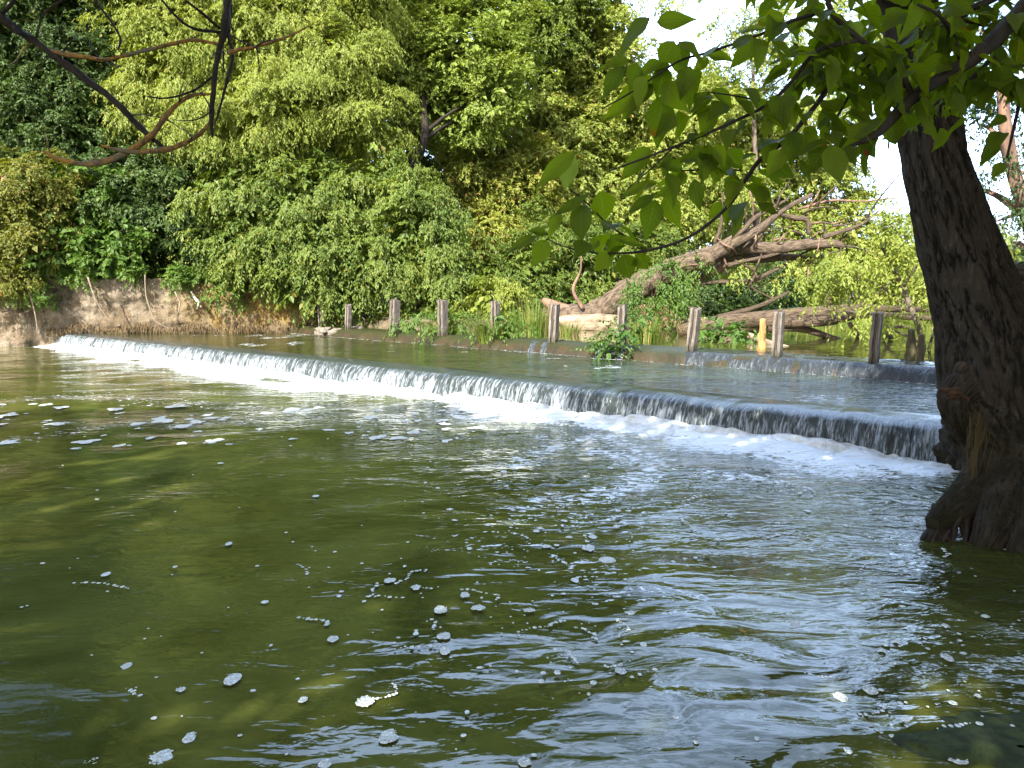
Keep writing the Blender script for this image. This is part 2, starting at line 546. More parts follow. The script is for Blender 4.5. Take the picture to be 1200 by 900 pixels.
H = 0.046 * env * (1 + 0.8 * lump) + 0.020 + 0.018 * lump + 0.012 * fbm(q3 * 4.0, 2, 57) * env - 0.12 * smooth(edge - 0.6, edge + 0.05, T_) - 0.06 * smooth(LW - 1.2, LW + 0.1, S_)
V = w1(S_, T_ + 0.03 * lump, H).reshape(-1, 3)
tag(link('weir_foam', raw_mesh('weir_foam', V, grid_faces(len(ss), len(tt))[:, ::-1], True), FOAM), 'churning white foam along the foot of the long weir', kind='stuff')

# ------------------------------------------------------------------ the two weirs themselves
def concrete(name, a, b, c, sc=2.0):
    g = NT(name)
    v = g.coord()
    n1 = g.noise(v, sc, 6, 0.65, 0.4); n2 = g.noise(g.coord((1, 1, 0.25)), sc * 4, 5, 0.6); n3 = g.noise(v, sc * 12, 4)
    colr = g.mix(g.mapr(n1, 0.4, 0.62), a, b)
    colr = g.mix(g.mapr(n2, 0.5, 0.68), colr, c)
    hh = g.math('ADD', g.math('MULTIPLY', n1, 0.06), g.math('MULTIPLY', n3, 0.015))
    return g.done(g.n('BsdfPrincipled', {'Base Color': colr, 'Roughness': 0.8, 'Normal': g.bump(hh, 1.0)}))


def extrude_profile(fn, s0, s1, prof, step, seed, rough):
    ss = np.arange(s0, s1, step)
    S_ = np.repeat(ss[:, None], len(prof), 1)
    T_ = np.repeat(prof[None, :, 0], len(ss), 0); Zz = np.repeat(prof[None, :, 1], len(ss), 0)
    nz = rough * fbm(np.stack([S_ * 2, T_ * 3, Zz * 3], -1), 4, seed)
    return fn(S_, T_ + nz, Zz + nz * 0.6).reshape(-1, 3), grid_faces(len(ss), len(prof))


WETC = concrete('wet concrete', (0.10, 0.075, 0.045), (0.05, 0.05, 0.035), (0.03, 0.035, 0.015))
V, Fc = extrude_profile(w1, -0.5, LW + 0.8, np.array([(-0.62, -0.6), (-0.62, 0.33), (-0.3, 0.33), (-0.1, 0.32), (-0.04, 0.26), (-0.03, 0.1), (-0.02, -0.3), (-0.02, -0.6)]), 0.15, 61, 0.01)
w = tag(link('long_weir', raw_mesh('long_weir', V, Fc, True), WETC), 'long low concrete weir crossing the river under the curtain of falling water', 'weir')

prof2 = np.array([(-0.75, -0.3), (-0.75, 0.62), (-0.45, 0.692), (-0.2, 0.70), (0.0, 0.69), (0.10, 0.655), (0.18, 0.59), (0.25, 0.50), (0.30, 0.40), (0.34, 0.2), (0.36, -0.3)])
prof2 = spline(np.column_stack([prof2, np.zeros(len(prof2))]), 30)[:, :2]
V, Fc = extrude_profile(w2, -0.6, LW2 + 1.5, prof2, 0.10, 62, 0.022)
g = NT('mossy weir concrete')
n1 = g.noise(g.coord(), 1.8, 6, 0.65, 0.4); n2 = g.noise(g.coord((1, 1, 0.3)), 9, 5, 0.6); n3 = g.noise(g.coord(), 25, 4)
colr = g.mix(g.mapr(n1, 0.4, 0.62), (0.045, 0.029, 0.015), (0.024, 0.020, 0.011))
colr = g.mix(g.mapr(n2, 0.46, 0.66), colr, (0.024, 0.028, 0.009))
geo = g.n('NewGeometry')
up = g.n('SeparateXYZ', {0: geo.outputs['Normal']}).outputs[2]
colr = g.mix(g.math('MULTIPLY', g.mapr(up, 0.55, 0.9), 0.75), colr, (0.026, 0.033, 0.010))
W2M = g.done(g.n('BsdfPrincipled', {'Base Color': colr, 'Roughness': 0.45, 'Specular IOR Level': 0.3, 'Normal': g.bump(g.math('ADD', n1, g.math('MULTIPLY', n3, 0.3)), 0.05)}))
tag(link('mossy_weir', raw_mesh('mossy_weir', V, Fc, True), W2M), 'low brown mossy weir sill with a row of old posts standing along it', 'weir')

# water sliding over the sill where it runs
ss = np.arange(0, LW2 + 1.2, 0.05)
S_ = np.repeat(ss[:, None], len(prof2), 1)
T_ = np.repeat(prof2[None, :, 0], len(ss), 0); Zz = np.repeat(prof2[None, :, 1], len(ss), 0)
arc2 = np.concatenate([[0], np.cumsum(np.linalg.norm(np.diff(prof2, axis=0), axis=1))])
K_ = np.repeat(arc2[None, :], len(ss), 0)
wet = np.maximum(smooth(17.0, 17.3, S_ + 0.25 * fbm(np.stack([S_ * 3, K_ * 2, 0 * S_], -1), 2, 70)), 0)
for sx in (12.6, 13.0, 14.8, 15.15, 15.4):
    wet = np.maximum(wet, (np.abs(S_ - sx - 0.1 * (K_ - 1.4)) < 0.10) * 1.0)
dry = (fbm(np.stack([S_ * 2.6, K_ * 0.9, 0 * S_], -1), 3, 73) > 1.0) & (S_ > 17.6)
off = np.where((wet > 0.5) & ~dry, 0.014 + 0.005 * fbm(np.stack([S_ * 9, K_ * 2, 0 * S_], -1), 3, 71), -0.03)
V = w2(S_, T_ + off * 0.8, Zz + off * 0.7).reshape(-1, 3)
d2 = smooth(1.55, 2.05, K_)
tag(link('sliding_water', raw_mesh('sliding_water', V, grid_faces(len(ss), len(prof2)), True, vattr={'down': d2.ravel(), 'white': np.full(d2.size, -0.09)}, uv=np.stack([S_ * 0.6, K_], -1).reshape(-1, 2)),
         fall_mat('sliding water', 0.40, 0.85, (0.03, 0.036, 0.042))), kind='structure')

# ------------------------------------------------------------------ the old wall on the far bank
wx = np.arange(-30, -6.4, 0.07); wz = np.arange(-0.4, 2.75, 0.06)
X_, Zw = np.meshgrid(wx, wz, indexing='ij')
topz = 2.46 + 0.10 * fbm(np.stack([X_ * 0.8, 0 * X_, 0 * X_], -1), 3, 80) - 0.42 * smooth(-15, -8.5, X_) - 0.25 * smooth(-16.9, -17.4, X_)
zz = np.minimum(Zw, topz)
base = 28.35 + 0.02 * (X_ + 12) - 0.06 * (zz - 1)
jut = -0.42 * smooth(-17.35, -17.7, X_) * smooth(1.35, 1.1, zz + 0.25 * fbm(np.stack([X_ * 2, zz * 2, 0 * X_], -1), 2, 85))
nz = 0.12 * fbm(np.stack([X_ * 1.1, zz * 1.6, 0 * X_], -1), 5, 81, 0.6) + 0.05 * np.abs(fbm(np.stack([X_ * 3.5, zz * 4, 0 * X_], -1), 3, 82))
Yw = base + jut + nz + np.where(Zw > topz, (Zw - topz) * 2.0, 0)
V = np.stack([X_, Yw, zz], -1).reshape(-1, 3)
g = NT('weathered wall')
n1 = g.noise(g.coord(), 0.9, 7, 0.65, 0.6); n2 = g.noise(g.coord((1, 1, 0.35)), 3.2, 6, 0.7, 0.3); n3 = g.noise(g.coord(), 16, 5)
colr = g.mix(g.mapr(n1, 0.40, 0.60), (0.185, 0.152, 0.112), (0.105, 0.073, 0.040))
colr = g.mix(g.mapr(n2, 0.46, 0.64), colr, (0.06, 0.048, 0.027))
colr = g.mix(g.mapr(n3, 0.56, 0.75), colr, (0.26, 0.225, 0.185))
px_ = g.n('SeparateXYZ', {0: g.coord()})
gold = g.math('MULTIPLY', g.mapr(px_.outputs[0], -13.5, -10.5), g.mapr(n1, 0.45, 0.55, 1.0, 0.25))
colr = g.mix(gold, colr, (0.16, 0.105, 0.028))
WALL = g.done(g.n('BsdfPrincipled', {'Base Color': colr, 'Roughness': 0.9, 'Normal': g.bump(g.math('ADD', n2, g.math('MULTIPLY', n3, 0.4)), 0.09)}))
tag(link('river_wall', raw_mesh('river_wall', V, grid_faces(len(wx), len(wz)), True), WALL), 'crumbling brown retaining wall stained by damp at the far end of the weir', 'wall')

ROOTM = bark_mat('dry roots', (0.16, 0.115, 0.06), (0.075, 0.055, 0.03), 12, (1, 1, 0.5), 0.01)
PALEROOT = bark_mat('pale roots', (0.22, 0.18, 0.13), (0.12, 0.09, 0.06), 12, (1, 1, 0.5), 0.01)
rng = np.random.default_rng(5)
strands = []
for k in range(900):
    x = rng.uniform(-17.0, -7.0)
    y0 = 28.35 + 0.02 * (x + 12) - 0.14
    z0 = 0.62 + 0.10 * math.sin(x * 3.1) + rng.uniform(-0.07, 0.12)
    l = rng.uniform(0.14, 0.30)
    lean = rng.normal(0.05, 0.05)
    strands.append(tube([(x, y0, z0), (x + lean * .5, y0 - 0.10, z0 - l * .45), (x + lean, y0 - 0.16, z0 - l)], [0.018, 0.014, 0.004], n=4, m=3, caps=False)[:2])
V, Fc = join(strands)
tag(link('hanging_roots', raw_mesh('hanging_roots', V, Fc, True), ROOTM), 'fringe of dry brown roots hanging along the foot of the wall', kind='stuff')

for k, (pts, lab) in enumerate((([(170, 322), (171, 345), (176, 362), (182, 376), (200, 386)], 'pale bare vine hanging down the wall above the fringe of roots'),
                               ([(103, 325), (108, 340), (118, 362), (130, 378)], 'pale forked vine on the wall close to the waterfall end'),
                               ([(33, 330), (37, 350), (42, 372), (44, 388)], 'thick pale root on the broken wall end beside the waterfall'),
                               ([(205, 342), (211, 356), (206, 370), (190, 374)], 'thin curled vine looping on the golden part of the wall'))):
    P = [at(x, y, 28.13 - 0.003 * y) for x, y in pts]
    tag(link('wall_vine', tube_mesh('wall_vine', P, np.linspace(0.030, 0.012, len(P)) * (1.5 if k == 2 else 1), m=6, rough=0.3, seed=k), PALEROOT), lab, 'vine', 'bare vines on the wall')
# a peeled white stick leaning on the wall
stick = np.vstack([at(224, 342, 28.0), at(229, 350, 27.95), at(236, 360, 27.9)])
g = NT('peeled wood'); PEEL = g.done(g.n('BsdfPrincipled', {'Base Color': g.mix(g.noise(g.coord(), 8, 4), (0.42, 0.36, 0.28), (0.55, 0.49, 0.40)), 'Roughness': 0.7}))
st = thing('broken_branch', 'short peeled white branch with a fork caught on the wall', 'branch', stick[2])
part('stem', tube_mesh('stem', stick, [0.03, 0.05, 0.03], m=6), PEEL, st)
part('fork', tube_mesh('fork', [stick[1], at(233, 354, 27.85), at(231, 362, 27.85)], [0.04, 0.035, 0.02], m=6), PEEL, st)

# ------------------------------------------------------------------ posts on the second weir
g = NT('old post')
v = g.coord((1, 1, 0.12)); n1 = g.noise(v, 22, 6, 0.65, 0.3); n2 = g.noise(g.coord(), 3, 4)
colr = g.mix(g.mapr(n1, 0.35, 0.65), (0.060, 0.051, 0.044), (0.19, 0.165, 0.14))
colr = g.mix(g.mapr(n2, 0.5, 0.7), colr, (0.11, 0.085, 0.062))
zz_ = g.math('ADD', g.n('SeparateXYZ', {0: g.coord()}).outputs[2], g.math('MULTIPLY', n1, 0.25))
colr = g.mix(g.mapr(zz_, 0.14, 0.42, 0.8, 0.0), colr, (0.035, 0.032, 0.018))
POST = g.done(g.n('BsdfPrincipled', {'Base Color': colr, 'Roughness': 0.85, 'Normal': g.bump(n1, 0.02)}))
g = NT('rusted iron'); IRON = g.done(g.n('BsdfPrincipled', {'Base Color': g.mix(g.noise(g.coord(), 14, 5), (0.035, 0.03, 0.028), (0.11, 0.075, 0.055)), 'Roughness': 0.75}))


def post_mesh(h, wdt, dep, seed, groove=True):
    """H-shaped plank post: two flanges and a recessed web, rough edges"""
    a, b, gd = wdt / 2, dep / 2, wdt * 0.17
    if groove:
        out = [(-a, -b), (-gd, -b), (-gd, -b * .35), (gd, -b * .35), (gd, -b), (a, -b), (a, b), (gd, b), (gd, b * .35), (-gd, b * .35), (-gd, b), (-a, b)]
    else:
        out = [(-a, -b), (0, -b), (a, -b), (a, 0), (a, b), (0, b), (-a, b), (-a, 0)]
    out = np.array(out); m = len(out); n = 16
    zs = np.linspace(-0.25, h, n)
    V = np.zeros((n, m, 3))
    for i, z in enumerate(zs):
        V[i, :, :2] = out * (1 + 0.05 * (i == 0))
        V[i, :, 2] = z
    V += 0.012 * np.stack([fbm(V * 5, 2, seed), fbm(V * 5 + 9, 2, seed), 0 * V[..., 0]], -1)
    V[-1, :, 2] += 0.075 * fbm(np.column_stack([out * 9, 0 * out[:, 0]]), 2, seed)
    V = V.reshape(-1, 3)
    Fq = grid_faces(n, m, True)
    V = np.vstack([V, [[0, 0, h + 0.005]]])
    aa = np.arange(m); bb = (aa + 1) % m
    cap = np.stack([(n - 1) * m + aa, (n - 1) * m + bb, np.full(m, n * m)], -1)
    return V, np.vstack([quads_to_tris(Fq), cap])


def box(c, s, seed=0, rot=0):
    sx, sy, sz = [k / 2 for k in s]
    V = np.array([(x, y, z) for x in (-sx, sx) for y in (-sy, sy) for z in (-sz, sz)], float)
    ca, sa = math.cos(rot), math.sin(rot)
    V = np.column_stack([V[:, 0] * ca - V[:, 1] * sa, V[:, 0] * sa + V[:, 1] * ca, V[:, 2]]) + np.asarray(c)
    Fq = np.array([(0, 1, 3, 2), (4, 6, 7, 5), (0, 4, 5, 1), (2, 3, 7, 6), (0, 2, 6, 4), (1, 5, 7, 3)])
    return V, Fq


posts = [  # px at the base, base py, top py, width px, lean, words
    (377, 384, 346, 7, 0.0, 'dark shaded post half hidden under hanging leaves at the wall end', 0),
    (408, 383, 358, 7, 0.0, 'short dark post just past the wall under overhanging branches', 0),
    (462, 390, 352, 11, 0.01, 'sunlit pale grooved post beside the small leafy clump under the trees', 1),
    (519, 394, 352, 11, 0.015, 'brown grooved post rising from the grass clump in front of dark hollow', 1),
    (580, 399, 354, 10, 0.0, 'grooved post almost buried in the tallest grass clump', 1),
    (648, 401, 358, 11, 0.03, 'grey plank post in front of the roots of the leaning dead tree', 1),
    (728, 402, 358, 11, 0.02, 'weathered post with a bright green bush growing at its foot', 1),
    (810, 412, 361, 12, 0.035, 'grey post before the nettles where water starts to run over the sill', 1),
    (910, 420, 365, 12, 0.03, 'tall grey post next to the broken orange stake', 1),
    (1023, 429, 369, 12, 0.06, 'leaning grey post with iron cap closest to the big dark trunk', 1)]
for k, (px, py, ty, wpx, lean, lab, cap) in enumerate(posts):
    d = ray(px, py); d = d / d[1]
    # where the sight line over the crest meets the sill
    best = min((abs(np.dot((CAM + d * Y)[:2] - A2, ND2) + 0.05), Y) for Y in np.arange(10, 32, 0.02))[1]
    p = CAM + d * best; p[2] = 0.66
    hgt = float(at(px, ty, best)[2] - 0.66)
    wm = 0.84 * wpx * best / 900.0
    t = thing('weir_post', lab, 'post', p, 'old posts along the mossy weir')
    V, Fc = post_mesh(hgt, wm, wm * 0.9, 100 + k, True)
    body = link('post_body', raw_mesh('post_body', V, Fc), POST); body.parent = t
    if cap:
        V, Fc = box((-wm * 0.35, 0, hgt + 0.012), (wm * 1.1, wm * 0.35, 0.025)); o = link('iron_cap', raw_mesh('iron_cap', V, Fc), IRON); o.parent = t
        V, Fc = box((0, -wm * 0.46, hgt * 0.5 + 0.1), (wm * 0.07, 0.015, hgt * 0.8)); o = link('iron_strip', raw_mesh('iron_strip', V, Fc), IRON); o.parent = t
    t.rotation_euler = (random.uniform(-.05, .05), lean + random.uniform(-.03, .03), math.radians(-38 + random.uniform(-8, 8)))

OCHRE = bark_mat('ochre wood', (0.42, 0.27, 0.10), (0.20, 0.12, 0.05), 10, (1, 1, 0.2), 0.02)
DARKW = bark_mat('dark wood', (0.10, 0.085, 0.05), (0.05, 0.04, 0.025), 10, (1, 1, 0.2), 0.02, (0.07, 0.07, 0.02))


def stake(px, py, ty, wpx, Y, mat, lab, jag, seed):
    p0 = at(px, py, Y); p1 = at(px + 2, ty, Y)
    r = wpx * Y / 1800.0
    me = tube_mesh('stake', [p0 - [0, 0, .4], p0, (p0 + p1) / 2, p1], [r * 1.1, r, r * .95, r * .6], n=26, m=14, rough=jag, freq=9, seed=seed)
    tag(link('broken_stake', me, mat), lab, 'stake')


stake(892, 415, 374, 10, 17.2, OCHRE, 'broken orange stake lit by the sun standing in the pond', 0.3, 1)
stake(1066, 428, 386, 11, 14.6, DARKW, 'dark rotten stump of a post in the pond under yellow green leaves', 0.2, 2)
stake(1078, 428, 392, 9, 14.5, DARKW, 'second mossy stump beside the dark rotten post', 0.2, 3)

# ------------------------------------------------------------------ foliage
def spray(rng, P, D, K, L, ll, lw, droop, hang, upb, outw, size_var=0.35):
    """K leaflets along each twig (P start, D direction); returns triangles and per-face tint"""
    N = len(P)
    s = (np.arange(K)[None, :] + rng.uniform(0, 1, (N, K))) / K
    Lr = (L * rng.uniform(0.6, 1.25, N))[:, None]
    pos = P[:, None, :] + D[:, None, :] * (s * Lr)[..., None]
    pos[..., 2] -= droop * Lr * s * s
    tan = D[:, None, :] + np.zeros((1, K, 1))
    tan = tan + np.stack([0 * s, 0 * s, -2 * droop * s], -1)
    tan = norm(tan)
    side = np.cross(tan, np.array([0, 0, 1.0])); side = norm(side + 1e-6)
    sg = np.where((np.arange(K) % 2 == 0)[None, :], 1.0, -1.0) * np.ones((N, 1))
    ldir = tan * rng.uniform(0.3, 0.9, (N, K, 1)) + side * sg[..., None] * rng.uniform(0.3, 1.0, (N, K, 1)) + rng.normal(0, 0.3, (N, K, 3))
    ldir[..., 2] -= hang * rng.uniform(0.5, 1.3, (N, K))
    ldir = norm(ldir)
    nn = np.array([0, 0, 1.0]) * upb + outw[:, None, :] * 0.65 + rng.normal(0, 0.42, (N, K, 3))
    wv = norm(np.cross(ldir, nn))
    n = norm(np.cross(wv, ldir))
    sz = (1 + rng.uniform(-size_var, size_var, (N, K)))[..., None]
    tip = pos + ldir * ll * sz
    tip[..., 2] -= 0.12 * ll
    midp = pos + ldir * (ll * 0.42) * sz
    le = midp + wv * (lw * .5) * sz + n * lw * 0.14
    ri = midp - wv * (lw * .5) * sz + n * lw * 0.14
    V = np.stack([pos, le, tip, ri], 2).reshape(-1, 3)
    return V


def leaf_faces(nleaf):
    b = (np.arange(nleaf) * 4)[:, None]
    return np.stack([b + [0, 2, 1], b + [0, 3, 2]], 1).reshape(-1, 3)


def crown_mesh(name, blobs, spec, seed, cull=True):
    """blobs: (centre, (rx, ry, rz)); leaves sit on twigs through the outer shell of each lump"""
    rng = np.random.default_rng(seed)
    ll, lw, K, L = spec['ll'], spec['lw'], spec.get('K', 14), spec.get('L', 0.55)
    Vs, tints = [], []
    for bi, (c, r) in enumerate(blobs):
        c = np.asarray(c, float); r = np.asarray(r, float)
        area = 4 * math.pi * ((r[0] * r[1]) ** 1.6 / 3 + (r[0] * r[2]) ** 1.6 / 3 + (r[1] * r[2]) ** 1.6 / 3) ** (1 / 1.6)
        n = int(spec.get('lai', 1.3) * area / (K * ll * lw * 0.5))
        n = max(n, 12)
        ns = max(6, int(area / spec.get('suba', 0.9)))
        us = norm(rng.normal(0, 1, (ns, 3)))
        if cull:
            view = norm(CAM - c)
            keep = (us @ view > -0.15) | (us[:, 2] > 0.55) | (rng.uniform(0, 1, ns) < 0.35)
            us = us[keep]
            n = int(n * keep.mean()); ns = len(us)
        lump = 1 + spec.get('lump', 0.28) * fbm(us * 1.9 + bi * 7.7 + seed, 3, seed)
        rs = lump * (1 - spec.get('depth', 0.45) * rng.uniform(0, 1, ns) ** 1.6)
        Cs = c + us * r * rs[:, None]
        Rs = spec.get('sub', 0.50) * rng.uniform(0.6, 1.35, ns)
        wgt = Rs ** 2; pick = rng.choice(ns, n, p=wgt / wgt.sum())
        o3 = norm(rng.normal(0, 1, (n, 3)) + us[pick] * 0.8 + np.array([0, 0, 0.3]))
        P = Cs[pick] + o3 * (Rs[pick] * rng.uniform(0.35, 1, n) ** 0.5)[:, None] * np.array([1.15, 1.15, 0.75])
        u = us[pick] * 0.55 + o3 * 0.6
        gap = fbm(P * spec.get('gf', 0.9), 3, seed + 3)
        keep = gap > spec.get('gap', -0.42) - 0.12
        P, u = P[keep], u[keep]
        out = norm(u)
        D = norm(out * 0.75 + rng.normal(0, 0.42, out.shape) + np.array([0, 0, -spec.get('dd', 0.25)]))
        V = spray(rng, P - D * L * 0.5, D, K, L, ll, lw, spec.get('droop', 0.5), spec.get('hang', 0.5), spec.get('upb', 0.9), out)
        Vs.append(V)
        tw = np.clip(0.5 + 0.35 * fbm(P * 0.7, 2, seed + 9) + rng.normal(0, 0.13, len(P)), 0, 1)
        tints.append((tw[:, None] + rng.normal(0, 0.12, (len(P), K))).ravel())
        if spec.get('core', True):                       # bigger leaves deep inside close the view through the lump
            nc = int(0.9 * area / (0.30 * 0.22 * 0.5) / 6)
            uc = norm(rng.normal(0, 1, (nc, 3)))
            Pc = c + uc * r * rng.uniform(0.25, 0.66, (nc, 1))
            Dc = norm(uc + rng.normal(0, 0.5, uc.shape))
            Vs.append(spray(rng, Pc, Dc, 6, 0.5, 0.24, 0.16, 0.4, 0.4, 0.8, uc))
            tints.append(rng.uniform(0.1, 0.7, nc * 6))
    V = np.vstack(Vs); tint = np.clip(np.concatenate(tints), 0, 1)
    nl = len(V) // 4
    return raw_mesh(name, V, leaf_faces(nl), False, fattr={'tint': np.repeat(tint, 2), 'odd': np.repeat(rng.uniform(0, 1, nl), 2)})


def pxblobs(lst):
    out = []
    for b in lst:
        px, py, Y, rx, rz = b[:5]
        k = Y / 900.0
        ry = b[5] if len(b) > 5 else 0.8 * (rx + rz) * 0.5 * k
        out.append((at(px, py, Y), (rx * k, ry, rz * k)))
    return out


LM = {
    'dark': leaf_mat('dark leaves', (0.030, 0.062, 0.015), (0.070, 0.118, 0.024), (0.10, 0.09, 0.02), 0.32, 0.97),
    'yellow': leaf_mat('yellow green leaves', (0.145, 0.200, 0.030), (0.250, 0.295, 0.055), (0.24, 0.21, 0.06), 0.42, 0.95),
    'mid': leaf_mat('mid green leaves', (0.075, 0.130, 0.022), (0.165, 0.215, 0.038), (0.19, 0.18, 0.03), 0.40, 0.95),
    'bright': leaf_mat('bright green leaves', (0.060, 0.125, 0.020), (0.11, 0.185, 0.032), (0.18, 0.20, 0.03), 0.42, 0.97),
    'olive': leaf_mat('olive yellow leaves', (0.105, 0.130, 0.020), (0.18, 0.195, 0.036), (0.26, 0.14, 0.04), 0.40, 0.96),
    'alder': leaf_mat('alder leaves', (0.140, 0.205, 0.036), (0.24, 0.305, 0.056), (0.17, 0.17, 0.03), 0.40, 0.96),
    'pale': leaf_mat('pale far leaves', (0.175, 0.235, 0.042), (0.29, 0.34, 0.075), (0.27, 0.18, 0.05), 0.42, 0.95),
    'rust': leaf_mat('autumn leaves', (0.160, 0.205, 0.030), (0.27, 0.295, 0.050), (0.32, 0.13, 0.05), 0.40, 0.95),
    'nettle': leaf_mat('nettle leaves', (0.045, 0.105, 0.018), (0.085, 0.16, 0.025), None, 0.35),
    'bluish': leaf_mat('bluish fine leaves', (0.030, 0.065, 0.020), (0.065, 0.105, 0.028), (0.15, 0.15, 0.03), 0.35, 0.95),  # dark bluish green
}
BK = {
    'grey': bark_mat('grey bark', (0.16, 0.13, 0.105), (0.06, 0.048, 0.038), 7, (1, 1, 0.2), 0.04),
    'dark': bark_mat('dark bark', (0.035, 0.027, 0.020), (0.014, 0.011, 0.009), 7, (1, 1, 0.2), 0.04),
    'pink': bark_mat('pinkish bark', (0.22, 0.135, 0.095), (0.10, 0.065, 0.048), 6, (1, 1, 0.3), 0.03),
    'dead': bark_mat('dead wood', (0.145, 0.108, 0.076), (0.038, 0.028, 0.020), 1, (26, 4.5, 1), 0.06, tc='UV'),
}


def tree(name, label, cat, trunk, blobs, spec, leaf, bark='grey', seed=0, group=None, limbs=True, cull=True, px=True):
    """trunk: [(px, py, Y, radius m)] from the ground up"""
    bl = pxblobs(blobs) if px else blobs
    T = [(at(x, y, Y), r) for x, y, Y, r in trunk] if px else [(np.array(p), r) for p, r in trunk]
    t = thing(name, label, cat, T[0][0], group)
    part('trunk', tube_mesh('trunk', [p for p, _ in T], [r for _, r in T], m=10, rough=0.12, freq=2, seed=seed, step=0.25), BK[bark], t)
    part('crown', crown_mesh('crown', bl, spec, seed, cull), LM[leaf], t)
    if limbs:
        P = spline(np.array([np.append(p, r) for p, r in T]), 30)
        rnd = np.random.default_rng(seed + 1)
        for c, r in bl:
            c = np.asarray(c)
            best = P[np.argmin(np.linalg.norm(P[:, :3] - (c - [0, 0, 0.6 * np.linalg.norm(c[:2] - P[0, :2])]), axis=1) + 2.0 * (P[:, 2] > c[2]))]
            m_ = (best[:3] + c) / 2 + rnd.normal(0, 0.15, 3) + [0, 0, 0.2]
            end = c + (c - best[:3]) * 0.12
            rr = min(best[3] * 0.6, 0.10)
            part('limb', tube_mesh('limb', [best[:3], m_, end], [rr, rr * 0.6, 0.015], m=6, rough=0.15, seed=seed, step=0.3), BK[bark], t)
    return t


FINE = dict(sub=.55, suba=.8, ll=0.105, lw=0.042, K=14, L=0.6, droop=0.55, hang=0.75, lai=1.35, dd=0.3, gap=-0.40, gf=0.9)
BROAD = dict(sub=.48, suba=.7, ll=0.10, lw=0.065, K=12, L=0.5, droop=0.3, hang=0.4, lai=1.25, dd=0.15, gap=-0.45)
ALDER = dict(sub=.6, suba=1.0, ll=0.10, lw=0.075, K=14, L=0.55, droop=0.2, hang=0.25, lai=1.2, dd=0.0, gap=-0.35, lump=0.34)
FAR = dict(sub=.85, suba=1.8, ll=0.15, lw=0.095, K=14, L=0.75, droop=0.3, hang=0.4, lai=1.6, dd=0.1, gap=-0.55, lump=0.36)
BIG = dict(sub=.4, suba=.6, ll=0.16, lw=0.13, K=10, L=0.6, droop=0.3, hang=0.5, lai=1.1, dd=0.1, gap=-0.25)

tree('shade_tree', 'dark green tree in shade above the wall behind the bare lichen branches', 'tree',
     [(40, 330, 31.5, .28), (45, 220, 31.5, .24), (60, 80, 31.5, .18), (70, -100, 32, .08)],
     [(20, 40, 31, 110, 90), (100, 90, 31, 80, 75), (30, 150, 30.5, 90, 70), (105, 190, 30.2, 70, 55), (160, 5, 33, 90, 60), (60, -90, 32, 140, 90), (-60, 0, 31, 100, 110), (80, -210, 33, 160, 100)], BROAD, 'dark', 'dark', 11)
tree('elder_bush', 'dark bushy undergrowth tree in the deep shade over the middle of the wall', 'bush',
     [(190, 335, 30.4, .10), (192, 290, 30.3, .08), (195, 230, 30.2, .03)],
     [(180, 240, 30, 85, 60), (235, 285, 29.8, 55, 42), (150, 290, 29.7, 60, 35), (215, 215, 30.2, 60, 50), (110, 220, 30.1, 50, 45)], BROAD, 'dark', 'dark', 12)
tree('yellowing_bush', 'olive yellow bush with a few orange leaves overhanging the broken wall end', 'bush',
     [(12, 350, 28.6, .08), (15, 290, 28.2, .06), (18, 220, 28, .03)],
     [(15, 215, 27.8, 55, 38), (35, 272, 27.5, 42, 42), (5, 315, 27.3, 40, 36), (-30, 260, 27.6, 50, 70), (60, 232, 28, 34, 24)], dict(BROAD, ll=.09, lw=.055), 'olive', 'grey', 13)
tree('young_maple', 'young maple with large bright green leaves on top of the wall', 'tree',
     [(105, 318, 28.9, .05), (108, 270, 28.6, .04), (112, 205, 28.4, .015)],
     [(112, 218, 28.4, 30, 26), (95, 262, 28.2, 42, 24), (140, 272, 28.2, 34, 20), (80, 296, 28.1, 45, 18), (120, 300, 28.0, 42, 16)], BIG, 'bright', 'grey', 14)
tree('yellow_ash', 'tall tree with drooping bright yellow green foliage above the wall', 'tree',
     [(310, 360, 31, .30), (305, 280, 31, .26), (300, 150, 31, .2), (300, -60, 31.5, .08)],
     [(205, 65, 30.3, 85, 75), (300, 35, 29.8, 90, 65), (380, 70, 29.7, 80, 58), (325, 135, 29.3, 95, 55), (425, 148, 29.2, 52, 38), (250, 150, 29.6, 75, 50), (165, 130, 30.3, 45, 40),
      (220, -50, 31, 110, 70), (330, -70, 31, 120, 75), (395, 5, 31, 70, 45), (200, -190, 32, 150, 100), (340, -200, 32, 130, 90)], FINE, 'yellow', 'grey', 15)
tree('drooping_maple', 'large green maple drooping over the wall almost down to the water', 'tree',
     [(345, 385, 29.6, .16), (342, 330, 29.5, .14), (340, 200, 29.4, .05)],
     [(285, 225, 28.9, 75, 50), (365, 225, 28.7, 85, 52), (435, 215, 28.9, 48, 42), (325, 290, 28.2, 70, 48), (265, 285, 28.6, 42, 42), (388, 300, 28.0, 66, 48), (352, 338, 27.7, 50, 26), (405, 335, 27.7, 42, 22), (315, 308, 27.9, 45, 28)],
     dict(FINE, ll=.12, lw=.06, hang=.6, lai=1.3), 'mid', 'dark', 16)
tree('willow_bush', 'rounded green bush with drooping sprays behind the grooved posts', 'bush',
     [(490, 388, 28.6, .10), (488, 340, 28.3, .08), (485, 260, 28.2, .03)],
     [(480, 255, 27.9, 58, 50), (520, 298, 27.6, 52, 44), (450, 310, 27.4, 48, 34), (512, 336, 27.3, 42, 20), (505, 238, 28.2, 36, 20), (552, 325, 27.4, 42, 34)], dict(FINE, ll=.11, lw=.05), 'mid', 'dark', 17)
